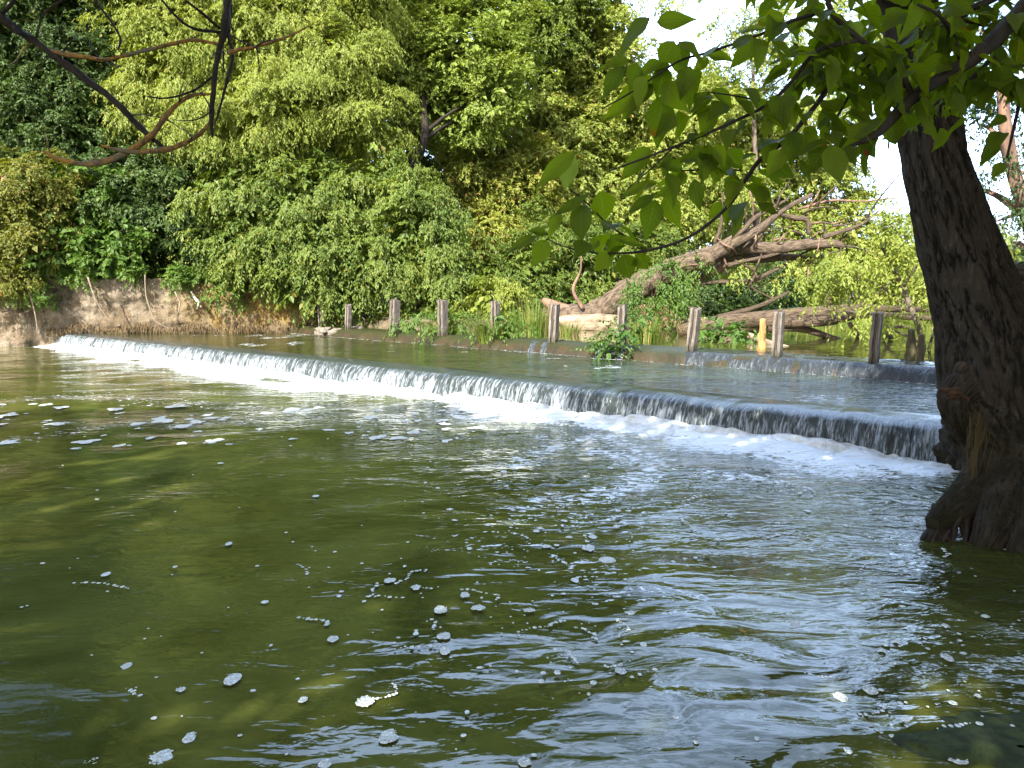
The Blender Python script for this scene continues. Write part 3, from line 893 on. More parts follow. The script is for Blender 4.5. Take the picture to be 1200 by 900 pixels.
tree('golden_bush', 'small golden green bush beside the tallest grass clump', 'bush',
     [(585, 392, 26.6, .04), (585, 365, 26.5, .03), (586, 345, 26.4, .01)],
     [(578, 348, 26.2, 30, 22), (602, 362, 26.0, 26, 22), (560, 372, 26.2, 24, 16)], dict(FINE, ll=.10, lw=.04, gap=-.2), 'yellow', 'grey', 18)
tree('alder_tree', 'tall alder with fine mid green leaves and a crooked dark trunk', 'tree',
     [(474, 330, 34, .20), (488, 215, 32.6, .20), (484, 193, 32.6, .19), (496, 168, 32.6, .17), (497, 130, 33, .14), (480, 40, 34.5, .06)],
     [(478, 70, 34.3, 80, 55), (535, 60, 34, 70, 50), (568, 112, 34, 58, 45), (505, 118, 34.2, 50, 28), (440, 35, 35, 70, 48), (565, 20, 35, 60, 40), (605, 70, 36, 45, 45), (545, 140, 34.4, 50, 25), (520, -30, 35.5, 80, 45)], ALDER, 'alder', 'dark', 19)
tree('dark_oak', 'dark green treetop showing above the alder and yellow trees', 'tree',
     [(560, 330, 41, .3), (560, 120, 41, .22), (555, -20, 41, .1)],
     [(420, -15, 39, 90, 45), (520, -25, 40, 110, 45), (615, 5, 40, 80, 38), (690, -10, 42, 55, 45), (650, 30, 42, 45, 30), (430, -130, 41, 110, 90), (540, -110, 41, 70, 60), (600, -60, 42, 60, 50)], dict(FAR, ll=.13, lw=.085), 'mid', 'dark', 20)
tree('autumn_tree', 'tree turning olive and rust behind the posts in the gap of the woods', 'tree',
     [(585, 340, 37, .15), (588, 260, 37, .12), (592, 160, 37.5, .05)],
     [(562, 205, 37, 52, 46), (612, 232, 37, 52, 48), (590, 178, 38, 38, 32), (640, 200, 38, 40, 46), (572, 268, 36, 48, 38), (548, 160, 38, 22, 18)], dict(FAR, ll=.12, lw=.075), 'rust', 'dark', 21)
tree('light_poplar', 'tall light green tree in full sun beyond the leaning dead trunk', 'tree',
     [(700, 330, 43, .3), (702, 200, 43, .24), (705, 60, 43, .08)],
     [(640, 110, 43, 65, 55), (702, 80, 43, 65, 46), (680, 160, 42, 68, 52), (742, 128, 43, 52, 46), (622, 60, 44, 48, 38), (718, 212, 42, 66, 42), (790, 192, 43, 56, 42), (842, 212, 44, 56, 36), (650, 255, 41, 58, 38), (765, 250, 41, 62, 34), (700, 28, 43.5, 40, 36), (720, 55, 43.5, 36, 34), (815, 130, 43, 36, 34)], FAR, 'pale', 'pink', 22)
tree('shadow_bush', 'dark leafy thicket in shade at the roots of the leaning dead tree', 'bush',
     [(650, 372, 31, .06), (650, 340, 31, .05), (652, 280, 31, .02)],
     [(620, 318, 30.2, 46, 36), (682, 308, 31.2, 48, 42), (642, 278, 33, 56, 38), (722, 290, 33, 58, 40), (668, 345, 30.5, 38, 22), (760, 290, 33.5, 50, 36), (610, 350, 29.5, 30, 22)], BROAD, 'mid', 'dark', 23)
tree('sapling_bush', 'small light green leafy bush growing against the underside of the leaning trunk', 'bush',
     [(758, 384, 24.6, .03), (764, 355, 24.6, .02), (775, 325, 24.6, .01)],
     [(765, 352, 24.3, 28, 28), (790, 328, 24.2, 26, 24), (750, 345, 24.4, 20, 18), (785, 362, 24.3, 22, 22), (812, 312, 24.2, 16, 14), (752, 372, 24.3, 20, 14)], dict(FINE, ll=.085, lw=.05, gap=-.3, core=False, lai=1.2, sub=.35, suba=.3), 'bright', 'pink', 24)
tree('dead_tree_sprouts', 'loose yellow green sprouts growing through the grey broken limbs', 'shrub',
     [(880, 340, 25.4, .03), (885, 300, 25.3, .02), (892, 250, 25.2, .01)],
     [(872, 262, 25.2, 26, 14), (905, 236, 25.2, 30, 14), (930, 268, 25, 24, 12), (900, 318, 24.9, 30, 16), (945, 322, 24.6, 26, 16), (860, 322, 24.9, 18, 14), (968, 300, 24.4, 18, 14)], dict(FINE, ll=.09, lw=.05, gap=-.1, core=False, lai=.7, sub=.35, suba=.4), 'pale', 'pink', 34)
tree('ivy_bush', 'dense dark green ivy covered mound under the broken end of the leaning tree', 'bush',
     [(860, 385, 28.5, .06), (862, 360, 28.4, .05), (865, 330, 28.4, .02)],
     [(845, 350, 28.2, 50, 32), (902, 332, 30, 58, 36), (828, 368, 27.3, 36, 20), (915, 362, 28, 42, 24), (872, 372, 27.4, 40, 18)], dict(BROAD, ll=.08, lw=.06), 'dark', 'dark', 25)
tree('meadow_tree', 'pale sunny tree far upstream behind the broken dead limbs', 'tree',
     [(930, 340, 50, .25), (932, 260, 50, .2), (935, 180, 50, .08)],
     [(880, 182, 50, 66, 48), (945, 228, 50, 64, 40), (822, 155, 52, 50, 34), (930, 290, 48, 66, 34), (870, 250, 49, 55, 40), (850, 120, 51, 55, 34), (910, 150, 50, 55, 40), (975, 190, 49, 40, 40), (1000, 262, 48, 40, 30)], FAR, 'pale', 'grey', 26)
tree('river_willow', 'low pale willow far upstream beside the dark trunk', 'tree',
     [(1030, 370, 48, .2), (1032, 330, 48, .15), (1035, 290, 48, .05)],
     [(1010, 305, 48, 56, 34), (1060, 312, 47, 50, 42), (960, 330, 50, 50, 28), (1110, 320, 46, 60, 50)], FAR, 'pale', 'grey', 27)
tree('wispy_tree', 'thin wispy treetop with sparse yellow green leaves against the white sky', 'tree',
     [(890, 330, 46, .2), (885, 180, 46, .14), (880, 20, 46.5, .03)],
     [(876, 88, 46, 46, 44), (905, 40, 47, 48, 34), (850, 30, 47, 36, 20), (930, 110, 46, 56, 44), (985, 60, 47, 50, 50), (960, 10, 47, 50, 30), (800, 8, 47, 36, 8), (1010, 120, 46, 40, 30)], dict(FAR, lai=1.2, core=False, gap=-.1, ll=.13, lw=.08), 'pale', 'grey', 28)
tree('box_elder', 'yellow green box elder with feathery sprays over the pond near the dark trunk', 'tree',
     [(1085, 420, 17.6, .07), (1075, 380, 17.6, .06), (1050, 320, 17.8, .05), (1030, 285, 18, .02)],
     [(1002, 312, 19, 42, 26), (1050, 296, 18, 48, 38), (1062, 355, 17.5, 42, 36), (962, 325, 19.5, 36, 18), (1092, 398, 16.5, 26, 32), (1030, 270, 18, 40, 18), (1098, 300, 17, 40, 50), (1035, 382, 17.4, 22, 14)], dict(FINE, ll=.10, lw=.05, lai=.8, core=False, gap=-.2, hang=.35, upb=1.3, lump=.4), 'yellow', 'grey', 29)
tree('pink_trunk_tree', 'tree with a forked pinkish trunk and fine bluish leaves behind the big dark trunk', 'tree',
     [(1230, 340, 16, .22), (1212, 270, 16, .17), (1190, 210, 16, .14), (1178, 150, 16, .12), (1172, 60, 16, .08)],
     [(1150, 150, 16.5, 44, 34), (1192, 105, 16, 48, 34), (1172, 262, 16.4, 40, 26), (1192, 300, 16.2, 40, 26), (1130, 225, 17, 32, 26), (1230, 200, 16, 40, 60), (1150, 40, 16.5, 60, 50)], dict(FINE, ll=.08, lw=.045, lai=.75, core=False, gap=-.15, hang=.3, upb=1.2), 'bluish', 'pink', 30)

# wood behind everything: one mass
rows = []
for k in range(26):
    x = -260 + k * 42
    Yk = 52 + 5 * math.sin(k * 2.1)
    for j, yy in enumerate((300, 215, 130, 45)):
        if x > 520 and yy < 90: continue
        rows.append((x + 14 * math.sin(k * 3 + j), yy + 12 * math.cos(k * 1.7 + j), Yk, 56, 58))
for k in range(14):
    rows.append((780 + k * 40, 318 + 14 * math.sin(k * 1.9), 66 + 4 * math.sin(k), 48, 36))
tag(link('far_woods', crown_mesh('far_woods', pxblobs(rows), dict(FAR, ll=.30, lw=.20, L=1.2, lai=1.1, gap=-.5), 40), LM['pale']), 'dark mass of woods behind the trees of the far bank', kind='stuff')

# trees of the near banks, out of the frame: they shade the near water
tree('bank_tree', 'bare lower limbed tree on the near bank whose crown shades the water', 'tree',
     [((-4.6, -1.5, 0.7), .3), ((-4.5, -1.4, 4), .25), ((-4.2, -1.0, 8), .15)],
     [((-13.0 + 3.1 * i + 0.7 * math.sin(j * 2.3), -9.6 + 2.9 * j + 0.6 * math.sin(i * 1.7), 9.3 + 1.2 * math.sin(i * 1.3 + j * 2.1)), (2.4, 2.2, 1.3)) for i in range(6) for j in range(4) if not (i == 5 and j > 2)] + [((1.3, 0.4, 9.6), (1.9, 1.4, 1.2)), ((-1.8, 1.0, 10.2), (1.9, 1.4, 1.2)), ((3.4, -1.6, 8.8), (1.9, 1.6, 1.2))],
     dict(BIG, ll=.24, lw=.17, core=False, lai=1.9, sub=.9, suba=1.9, gap=-.8), 'mid', 'dark', 41, cull=False, px=False)

tree('offscreen_thicket', 'added dark thicket out of view that darkens the reflections by the big trunk', 'bush',  # added out of view to darken what the near water reflects
     [((7.6, 8.2, 0.8), .1), ((7.6, 8.2, 2.0), .08), ((7.7, 8.2, 3.4), .03)],
     [((7.4, 8.0, 2.2), (1.3, 1.3, 1.3)), ((8.6, 9.6, 2.6), (1.4, 1.3, 1.6)), ((6.9, 6.2, 1.9), (1.3, 1.3, 1.2)), ((8.4, 7.6, 4.0), (1.5, 1.6, 1.5)), ((5.7, 4.3, 1.7), (1.1, 1.1, 1.0)), ((7.2, 5.2, 3.6), (1.5, 1.5, 1.4))],
     dict(BROAD, lai=1.1), 'dark', 'dark', 44, cull=False, px=False)

# low plants and grasses
def grass_tuft(name, label, cat, c, r, h, n, mat, seed, group=None, wide=0.012, bend=0.5):
    rng = np.random.default_rng(seed)
    c = np.asarray(c, float)
    ang = rng.uniform(0, 2 * math.pi, n); rr = r * np.sqrt(rng.uniform(0, 1, n))
    base = c + np.stack([rr * np.cos(ang), rr * np.sin(ang), 0 * rr], -1)
    d = np.stack([np.cos(ang), np.sin(ang), 0 * ang], -1) + rng.normal(0, .4, (n, 3)) * [1, 1, 0]
    H = h * rng.uniform(.5, 1.1, n)
    k = 5
    s = np.linspace(0, 1, k)
    b = bend * rng.uniform(.2, 1.2, n)
    pts = base[:, None, :] + d[:, None, :] * (b * H)[:, None, None] * (s ** 2)[None, :, None]
    pts[..., 2] += H[:, None] * (s - 0.35 * b[:, None] * s ** 2.5)
    wv = np.stack([-np.sin(ang + rng.normal(0, .8, n)), np.cos(ang), 0 * ang], -1)
    w = wide * (1 - s ** 1.5 * 0.93)
    Lf = pts + wv[:, None, :] * w[None, :, None]; Rt = pts - wv[:, None, :] * w[None, :, None]
    V = np.stack([Lf, Rt], 2).reshape(n, k * 2, 3)
    f = np.array([(2 * i, 2 * i + 1, 2 * i + 3, 2 * i + 2) for i in range(k - 1)])
    Fq = (f[None] + (np.arange(n) * k * 2)[:, None, None]).reshape(-1, 4)
    o = link(name, raw_mesh(name, V.reshape(-1, 3), Fq, True, fattr={'tint': np.repeat(rng.uniform(0, 1, n), k - 1), 'odd': np.repeat(rng.uniform(0, 1, n), k - 1)}), LM[mat] if isinstance(mat, str) else mat)
    return tag(o, label, cat, group)


GRASS = leaf_mat('grass blades', (0.085, 0.135, 0.022), (0.15, 0.20, 0.035), (0.30, 0.24, 0.10), 0.35, 0.86)
gt = thing('grass_clump', 'small leafy clump at the foot of the pale grooved post', 'plant', at(478, 386, 24.4), 'plants growing on the mossy weir')
part('foliage', crown_mesh('foliage', pxblobs([(478, 379, 24.4, 17, 8), (490, 384, 24.0, 10, 6)]), dict(FINE, ll=.10, lw=.04, lai=1.2), 50), LM['bright'], gt)
for k, (px, py, Y, r, h, n, lab) in enumerate(((519, 399, 22.95, .36, .75, 420, 'bright grass clump hanging off the sill below the brown grooved post'),
                                             (578, 404, 21.2, .42, .95, 620, 'tallest lush grass clump drooping over the sill into the water'))):
    t = thing('grass_clump', lab, 'plant', at(px, py, Y), 'plants growing on the mossy weir')
    o = grass_tuft('blades', None, None, (0, 0, 0), r, h, n, GRASS, 51 + k, bend=.7); o.parent = t
    part('leaves', crown_mesh('leaves', pxblobs([(px + 14, py - 20, Y, 15, 14), (px - 4, py - 12, Y - .15, 12, 10)]), dict(FINE, ll=.09, lw=.045, lai=1.0), 60 + k), LM['bright'], t)
t = thing('sill_bush', 'bright green leafy bush spilling over the sill at a weathered post', 'bush', at(725, 414, 17.9), 'plants growing on the mossy weir')
part('foliage', crown_mesh('foliage', pxblobs([(732, 388, 18.1, 13, 18), (714, 411, 17.5, 13, 8), (724, 401, 17.7, 12, 10)]), dict(BROAD, ll=.07, lw=.05, lai=1.3), 63), LM['nettle'], t)
grass_tuft('reeds', 'tall upright iris reeds beside the roots of the leaning tree', 'reeds', at(624, 397, 22.9), .55, 1.25, 150, GRASS, 70, bend=.22, wide=.02)
grass_tuft('reeds', 'short green reeds on the pond edge behind the grey plank post', 'reeds', at(664, 398, 22.6), .4, .6, 120, GRASS, 71, bend=.3, wide=.015)
grass_tuft('reeds', 'yellowed reeds standing in the pond under the sapling bush', 'reeds', at(758, 402, 20.0), .38, .75, 130, GRASS, 72, bend=.2, wide=.018)
grass_tuft('reeds', 'fresh green grass on the far pond bank under the bridging logs', 'reeds', at(960, 398, 25.5), 1.6, .7, 900, GRASS, 73, bend=.4, wide=.02)
grass_tuft('reeds', 'green grass on the far bank between the bridging log and its props', 'reeds', at(1010, 393, 27.5), 2.2, .8, 1100, GRASS, 74, bend=.4, wide=.02)
t = thing('nettle_patch', 'dense green nettle patch between the grey post and the orange stake', 'plant', at(850, 406, 19.5))
part('foliage', crown_mesh('foliage', pxblobs([(840, 398, 19.6, 26, 12), (868, 396, 19.8, 22, 13), (855, 388, 20.2, 26, 10)]), dict(BROAD, ll=.11, lw=.05, lai=1.4, hang=.6), 66), LM['nettle'], t)
t = thing('brown_weed', 'dried brown weed stalks standing in the pond in front of the leaning trunk', 'plant', at(767, 400, 21.5))
part('leaves', crown_mesh('leaves', pxblobs([(767, 372, 21.5, 8, 18), (770, 392, 21.5, 7, 10)]), dict(FINE, ll=.12, lw=.03, lai=1.5, core=False), 67), leaf_mat('dead leaves', (0.13, 0.085, 0.04), (0.22, 0.15, 0.07), None, .25), t)

# creeper along the top of the wall and down its face
t = thing('wall_creeper', 'bright green creeper trailing along the top of the wall', 'creeper', at(200, 320, 28.3))
part('foliage', crown_mesh('foliage', pxblobs([(70, 312, 28.1, 36, 10, .5), (130, 312, 28.2, 45, 11, .5), (190, 322, 28.3, 40, 9, .5), (240, 328, 28.3, 40, 10, .5), (145, 326, 28.0, 16, 9, .3), (262, 345, 28.1, 22, 14, .4), (20, 345, 27.7, 28, 12, .4), (48, 338, 27.8, 14, 10, .3), (95, 322, 28.0, 20, 8, .3), (210, 332, 28.0, 14, 8, .3), (275, 342, 28.0, 18, 9, .3)]),
     dict(BROAD, ll=.10, lw=.07, lai=1.3, core=False, gap=-.3), 68), LM['bright'], t)

# undergrowth covering the banks: uncountable
rng = np.random.default_rng(77)
pp = []
cand = rng.uniform([-26, -3, 0], [24, 46, 0], (26000, 3))[:, :2]
sdv = poly_sd(cand, POLY)
keep = (sdv > 0.35) & (sdv < 14) & (cand[:, 1] > 9.5)
cand = cand[keep]
zc = ground_z(cand)
P = np.column_stack([cand, zc])
D = norm(rng.normal(0, .5, P.shape) + [0, 0, 1.0])
V = spray(rng, P, D, 12, 0.55, 0.13, 0.08, 0.3, 0.2, 1.0, D)
nl = len(V) // 4
tag(link('undergrowth', raw_mesh('undergrowth', V, leaf_faces(nl), False, fattr={'tint': np.repeat(rng.uniform(0, 1, nl), 2), 'odd': np.repeat(rng.uniform(0, 1, nl), 2)}), LM['mid']), 'low leafy undergrowth covering the banks', kind='stuff')

# ------------------------------------------------------------------ leaning dead tree and logs
def pxtube(pts):
    return [at(x, y, Y) for x, y, Y, _ in pts], [w * Y / 1800.0 for _, _, Y, w in pts]     # w: thickness in px


dead = thing('leaning_dead_tree', 'big dead tree leaning over the pond with grey broken limbs', 'dead tree', at(665, 378, 26.6))
limbs = [('trunk', [(640, 372, 27.4, 22.2), (668, 376, 26.8, 26.6), (700, 368, 26.2, 25.2), (745, 338, 25.6, 24.4), (800, 313, 24.8, 22.2), (835, 298, 24.4, 20.0)], 'dead'),
         ('limb', [(832, 300, 24.4, 17.8), (862, 283, 24.2, 16.3), (890, 268, 24.2, 11.1), (918, 246, 24.2, 6.7), (952, 228, 24.2, 5.0)], 'dead'),
         ('limb', [(835, 300, 24.5, 16.3), (868, 290, 24.5, 14.8), (905, 291, 24.3, 14.1), (945, 287, 24.2, 13.3), (978, 286, 24.1, 11.1), (988, 290, 24.1, 6.7)], 'dead'),
         ('limb', [(850, 300, 24.8, 11.8), (885, 303, 24.8, 10.4), (920, 301, 24.8, 8.9), (950, 303, 24.8, 6.7)], 'dead'),
         ('limb', [(810, 330, 25.2, 14.8), (838, 318, 25.0, 11.8), (862, 300, 24.9, 10.4), (880, 290, 24.8, 7.4)], 'pink'),
         ('limb', [(845, 292, 24.2, 5.2), (870, 270, 24.0, 6.0), (885, 255, 24, 5.0), (905, 244, 24, 4.0), (925, 232, 24, 2.0)], 'dead'),
         ('limb', [(838, 285, 24.4, 5.0), (845, 262, 24.4, 4.0), (846, 240, 24.4, 3.0), (848, 225, 24.4, 2.0)], 'dead'),
         ('limb', [(848, 312, 24.5, 6.0), (872, 306, 24.3, 5.0), (900, 300, 24.2, 4.0), (922, 294, 24.2, 2.0)], 'dead'),
         ('limb', [(815, 332, 24.9, 6.0), (850, 330, 24.7, 5.0), (882, 328, 24.6, 5.0), (905, 318, 24.6, 4.0), (925, 308, 24.6, 2.0)], 'dead'),
         ('limb', [(900, 248, 24.2, 3.0), (930, 255, 24.2, 6.0), (946, 258, 24.2, 6.0), (948, 275, 24.2, 5.0)], 'dead'),
         ('limb', [(965, 278, 24.1, 5.9), (990, 270, 24, 5.0), (1010, 262, 24, 4.0), (1030, 247, 24, 2.0)], 'dead'),
         ('limb', [(860, 305, 24.4, 4.0), (885, 318, 24.3, 3.0), (880, 335, 24.2, 2.0), (905, 350, 24.2, 2.0)], 'dead'),
         ('limb', [(935, 245, 24.3, 3.0), (975, 235, 24.3, 3.0), (1010, 236, 24.3, 2.0), (1050, 232, 24.3, 1.5)], 'pink'),
         ('limb', [(1012, 263, 24, 3.0), (1028, 236, 24, 2.0), (1055, 203, 24, 1.5)], 'dark'),
         ('limb', [(683, 362, 26.0, 5.0), (672, 340, 26.0, 4.0), (680, 318, 26.0, 3.0), (681, 300, 26, 2.0)], 'pink'),
         ('root_base', [(636, 352, 27.2, 7.4), (655, 362, 26.9, 17.8), (684, 372, 26.5, 20.7), (704, 374, 26.2, 8.9)], 'pink')]
rt = random.Random(3)
for k in range(34):
    x, y = rt.uniform(850, 985), rt.uniform(245, 335)
    an = rt.uniform(-2.6, 0.5); ln = rt.uniform(25, 60)
    p = [(x, y, 24.4, 2.6)]
    for q in range(3):
        an += rt.uniform(-.5, .5)
        x += math.cos(an) * ln / 3; y += math.sin(an) * ln / 3
        p.append((x, y, 24.4 + rt.uniform(-.5, .3), 2.2 - 0.55 * q))
    limbs.append(('twig', p, 'dead' if k % 3 else 'pink'))
for k, (nm, pts, bk) in enumerate(limbs):
    P, R = pxtube(pts)
    if k == 0: R = [r * 1.28 for r in R]
    part(nm, tube_mesh(nm, P, R, m=16 if k < 5 else 8, rough=0.16, freq=2.2, seed=200 + k, step=0.08), BK[bk], dead)

PALE = bark_mat('pale peeled log', (0.30, 0.23, 0.165), (0.15, 0.11, 0.075), 5, (0.4, 1, 1), 0.03, (0.09, 0.07, 0.04), moss_amt=.56)


def log(label, pts, mat, seed, cat='log', name='fallen_log', extra=(), rough=0.14):
    P, R = pxtube(pts)
    if not extra:
        return tag(link(name, tube_mesh(name, P, R, m=14, rough=rough, freq=2.2, seed=seed, step=0.08), mat), label, cat)
    t = thing(name, label, cat, P[0])
    part('trunk', tube_mesh('trunk', P, R, m=16, rough=rough, freq=2.2, seed=seed, step=0.08), mat, t)
    for j, e in enumerate(extra):
        P, R = pxtube(e)
        part('limb', tube_mesh('limb', P, R, m=10, rough=0.15, freq=2.5, seed=seed + j + 1, step=0.08), mat, t)
    return t


log('pale peeled log lying in the sun along the pond edge', [(655, 376, 25.8, 12), (675, 378, 25.6, 20), (720, 380, 25.2, 24), (780, 383, 24.6, 24), (850, 381, 24.0, 22), (905, 372, 23.6, 18)], PALE, 300, rough=.16)
BRIDGE = bark_mat('bridging log bark', (0.125, 0.09, 0.06), (0.035, 0.026, 0.019), 1, (26, 4.5, 1), 0.06, (0.10, 0.10, 0.03), moss_amt=.6, tc='UV')
log('thick brown fallen trunk bridging the pond on its own dark limbs',
    [(795, 388, 22.6, 14.4), (840, 379, 22.2, 17.3), (900, 373, 21.8, 18.7), (960, 367, 21.5, 15.8), (1015, 362, 21.2, 10.1), (1060, 362, 21, 6.5), (1110, 366, 21, 5.0)], BRIDGE, 310,
    extra=([(890, 378, 21.7, 11.5), (935, 378, 21.3, 12.2), (970, 376, 21.0, 12.2), (1005, 369, 20.8, 10.1), (1060, 371, 20.6, 7.2), (1100, 374, 20.6, 6.0)],
           [(900, 384, 21.6, 9.4), (940, 386, 21.4, 8.6), (975, 396, 21.2, 7.2), (1005, 406, 21, 6.0)],
           [(995, 378, 20.9, 5.8), (1003, 390, 20.8, 6.5), (1008, 400, 20.8, 7.2)],
           [(1032, 374, 20.7, 5.8), (1040, 386, 20.6, 6.5), (1044, 397, 20.5, 5.8)],
           [(840, 372, 22.2, 5.8), (880, 362, 22, 5.0), (905, 352, 22, 5.0), (925, 342, 22, 3.0)],
           [(1000, 362, 21.2, 4.0), (1020, 350, 21.2, 3.0), (1045, 330, 21.2, 2.0)],
           [(968, 360, 21.4, 6.5), (972, 345, 21.4, 6.5), (974, 335, 21.4, 5.8)]))
for k, (lab, pts) in enumerate((('dark driftwood log lying in the pond at the feet of the limb props', [(985, 408, 19.5, 7), (1020, 410, 19, 9), (1060, 412, 18.6, 8)]),
                               ('thin driftwood stick below the bridging log near the orange lit weeds', [(1020, 402, 20, 5), (1060, 404, 19.6, 5), (1098, 408, 19, 4)]),
                               ('curved grey driftwood branch arching over the other sticks', [(1035, 398, 20.2, 4), (1048, 384, 20.2, 4), (1066, 384, 20, 3)]),
                               ('sunlit broken plank by the orange stake', [(872, 392, 20.5, 8), (900, 402, 19, 9), (925, 410, 18.2, 8)]),
                               ('mossy log lying on the bank behind the big dark trunk', [(1160, 322, 11, 20), (1200, 318, 10.8, 24), (1260, 316, 10.5, 26)]))):
    log(lab, pts, (DARKW, BRIDGE, BK['dead'], PALE, BRIDGE)[k], 330 + k * 3)

# rocks by the first posts
ROCK = concrete('river rock', (0.16, 0.13, 0.10), (0.09, 0.08, 0.06), (0.22, 0.20, 0.18), 3)
for k, (px, py, Y, r, lab) in enumerate(((378, 388, 26.6, .22, 'dark wet rock splashed white at the wall end of the sill'), (393, 389, 26.3, .18, 'smaller wet rock beside the splashed rock at the sill'),
                                        (418, 388, 26.5, .20, 'brown rock on the sill under the short dark post'))):
    u = norm(np.random.default_rng(k).normal(0, 1, (1, 3)))
    th, ph = np.meshgrid(np.linspace(0, math.pi, 16), np.linspace(0, 2 * math.pi, 22, endpoint=False), indexing='ij')
    d = np.stack([np.sin(th) * np.cos(ph), np.sin(th) * np.sin(ph), np.cos(th)], -1)
    rr = r * (1 + 0.35 * fbm(d * 1.6 + k * 5, 4, k))
    V = (d * rr[..., None] * [1.3, 1, .75]).reshape(-1, 3) + at(px, py, Y)
    tag(link('rock', raw_mesh('rock', V, quads_to_tris(grid_faces(16, 22, True)), True), ROCK), lab, 'rock')

# ------------------------------------------------------------------ the big leaning trunk on the near bank
BT = NT('furrowed bark')
v = BT.coord((1, 1, 0.30))
n1 = BT.noise(v, 20, 6, 0.7, 0.4); n2 = BT.noise(BT.coord(), 2.2, 5); n3 = BT.noise(BT.coord(), 60, 3)
hgt = BT.attr('ridge')
colr = BT.mix(BT.mapr(hgt, 0.1, 0.85), (0.006, 0.005, 0.0035), (0.043, 0.035, 0.026))
colr = BT.mix(BT.mapr(n1, 0.5, 0.72), colr, (0.085, 0.073, 0.060))
pz = BT.n('SeparateXYZ', {0: BT.coord()}).outputs[2]
mossy = BT.math('MULTIPLY', BT.mapr(n2, 0.40, 0.55), BT.mapr(pz, -0.6, 2.2, 1.0, 0.10))  # moss, plus shade painted in, stronger towards the foot of the trunk
colr = BT.mix(mossy, colr, (0.020, 0.018, 0.007))
TRUNKM = BT.done(BT.n('BsdfPrincipled', {'Base Color': colr, 'Roughness': 0.9, 'Specular IOR Level': 0.2, 'Normal': BT.bump(BT.math('ADD', n1, BT.math('MULTIPLY', n3, 0.45)), 0.045)}))


def bark_h(th, s, r):
    c, sn = np.cos(th), np.sin(th)
    k = 0.42
    q = np.stack([c * k * 13, sn * k * 13, s * 2.6], -1)
    w = 0.5 * fbm(q * 0.6 + 4, 2, 91)
    a = fbm(q + w[..., None] * 0.9, 4, 90, 0.55)
    b = fbm(np.stack([c * 11 + 3, sn * 11, s * 7.0], -1), 3, 96)
    return np.clip(1.0 - np.abs(a) * 1.9 - 0.35 * np.abs(b), -1, 1)          # furrows where the noise crosses zero


def bark_tube(pts, n, m, seed, deep=0.028, lump=0.10):
    P, R = pxtube(pts)
    ridge = {}
    def bk(th, s, r):
        h = 1 - np.clip(bark_h(th, s, r), 0, 1)
        ridge['h'] = h
        return deep * (h - 0.6) * np.clip(r / 0.3, 0.3, 1)
    V, Fq, uv = tube(P, R, n=n, m=m, rough=lump, freq=1.3, seed=seed, bark=bk)
    h = np.concatenate([ridge['h'].ravel(), [0.5, 0.5]])
    return raw_mesh('trunk', V, quads_to_tris(Fq), True, vattr={'ridge': h})


big = thing('leaning_tree', 'big dark furrowed trunk leaning over the water with roots in the river', 'tree', at(1215, 620, 6.4))
part('trunk', bark_tube([(1052, -60, 7.35, 54), (1074, 60, 7.2, 56), (1089, 150, 7.1, 60), (1104, 220, 7.0, 69), (1127, 300, 6.9, 84), (1154, 380, 6.8, 104), (1172, 445, 6.7, 132), (1204, 510, 6.6, 134), (1214, 565, 6.5, 146), (1222, 640, 6.3, 180), (1226, 700, 6.2, 200)], 620, 260, 92), TRUNKM, big)
for k, pts in enumerate(([(1200, 535, 6.6, 90), (1164, 566, 6.45, 66), (1132, 588, 6.32, 46), (1110, 602, 6.22, 34), (1092, 614, 6.12, 18)],
                         [(1205, 560, 6.4, 90), (1178, 600, 6.15, 60), (1160, 632, 5.95, 36), (1150, 655, 5.9, 20)],
                         [(1225, 575, 6.2, 90), (1215, 620, 5.9, 62), (1200, 655, 5.75, 40), (1190, 690, 5.65, 20)],
                         [(1160, 430, 6.75, 60), (1136, 455, 6.6, 56), (1122, 470, 6.55, 40), (1128, 500, 6.6, 30), (1150, 520, 6.65, 30)])):
    part('root' if k < 3 else 'burl', bark_tube(pts, 220, 150, 93 + k, 0.036, 0.16), TRUNKM, big)
rt = random.Random(17)
for k in range(34):
    x0 = rt.uniform(1098, 1225); y0 = rt.uniform(572, 612) if x0 > 1135 else rt.uniform(588, 606)
    Y0 = 6.5 - (x0 - 1100) / 115 * 0.18 - (y0 - 560) * 0.004
    dx = rt.uniform(-42, 14)
    pts = [(x0, y0, Y0, 16), (x0 + dx * .4, y0 + 18, Y0 - .16, rt.uniform(9, 15)), (x0 + dx * .8, y0 + 34, Y0 - .26, rt.uniform(6, 10)), (x0 + dx * 1.1, y0 + 62, Y0 - .32, 4)]
    P, R = pxtube(pts); R = [r * (.55 if k % 2 else .9) for r in R]
    part('rootlet', tube_mesh('rootlet', P, R, n=26, m=9, rough=.4, freq=9, seed=600 + k), BK['dark'], big)
SPLINT = bark_mat('splintered wood', (0.115, 0.066, 0.038), (0.04, 0.024, 0.015), 30, (0.3, 1, 1), 0.02)
rng = np.random.default_rng(14)
sh = []
for k in range(26):
    a0 = at(1146 + rng.normal(0, 4), 470 + rng.normal(0, 7), 6.62 + rng.normal(0, .05))
    f = rng.uniform(0, 1)
    a1 = at(1124 - 26 * f + rng.normal(0, 3), 460 - 6 * f + 20 * (1 - f) * rng.uniform(-.3, 1), 6.42 + rng.normal(0, .04))
    sh.append(tube([a0, (a0 + a1) / 2 + rng.normal(0, .008, 3), a1], [.05, rng.uniform(.02, .045), .004], n=14, m=7, rough=.3, freq=18, seed=k)[:2])
V, Fc = join(sh)
part('broken_stub', raw_mesh('broken_stub', V, quads_to_tris(Fc), False), SPLINT, big)
fung = at(1127, 429, 6.34)
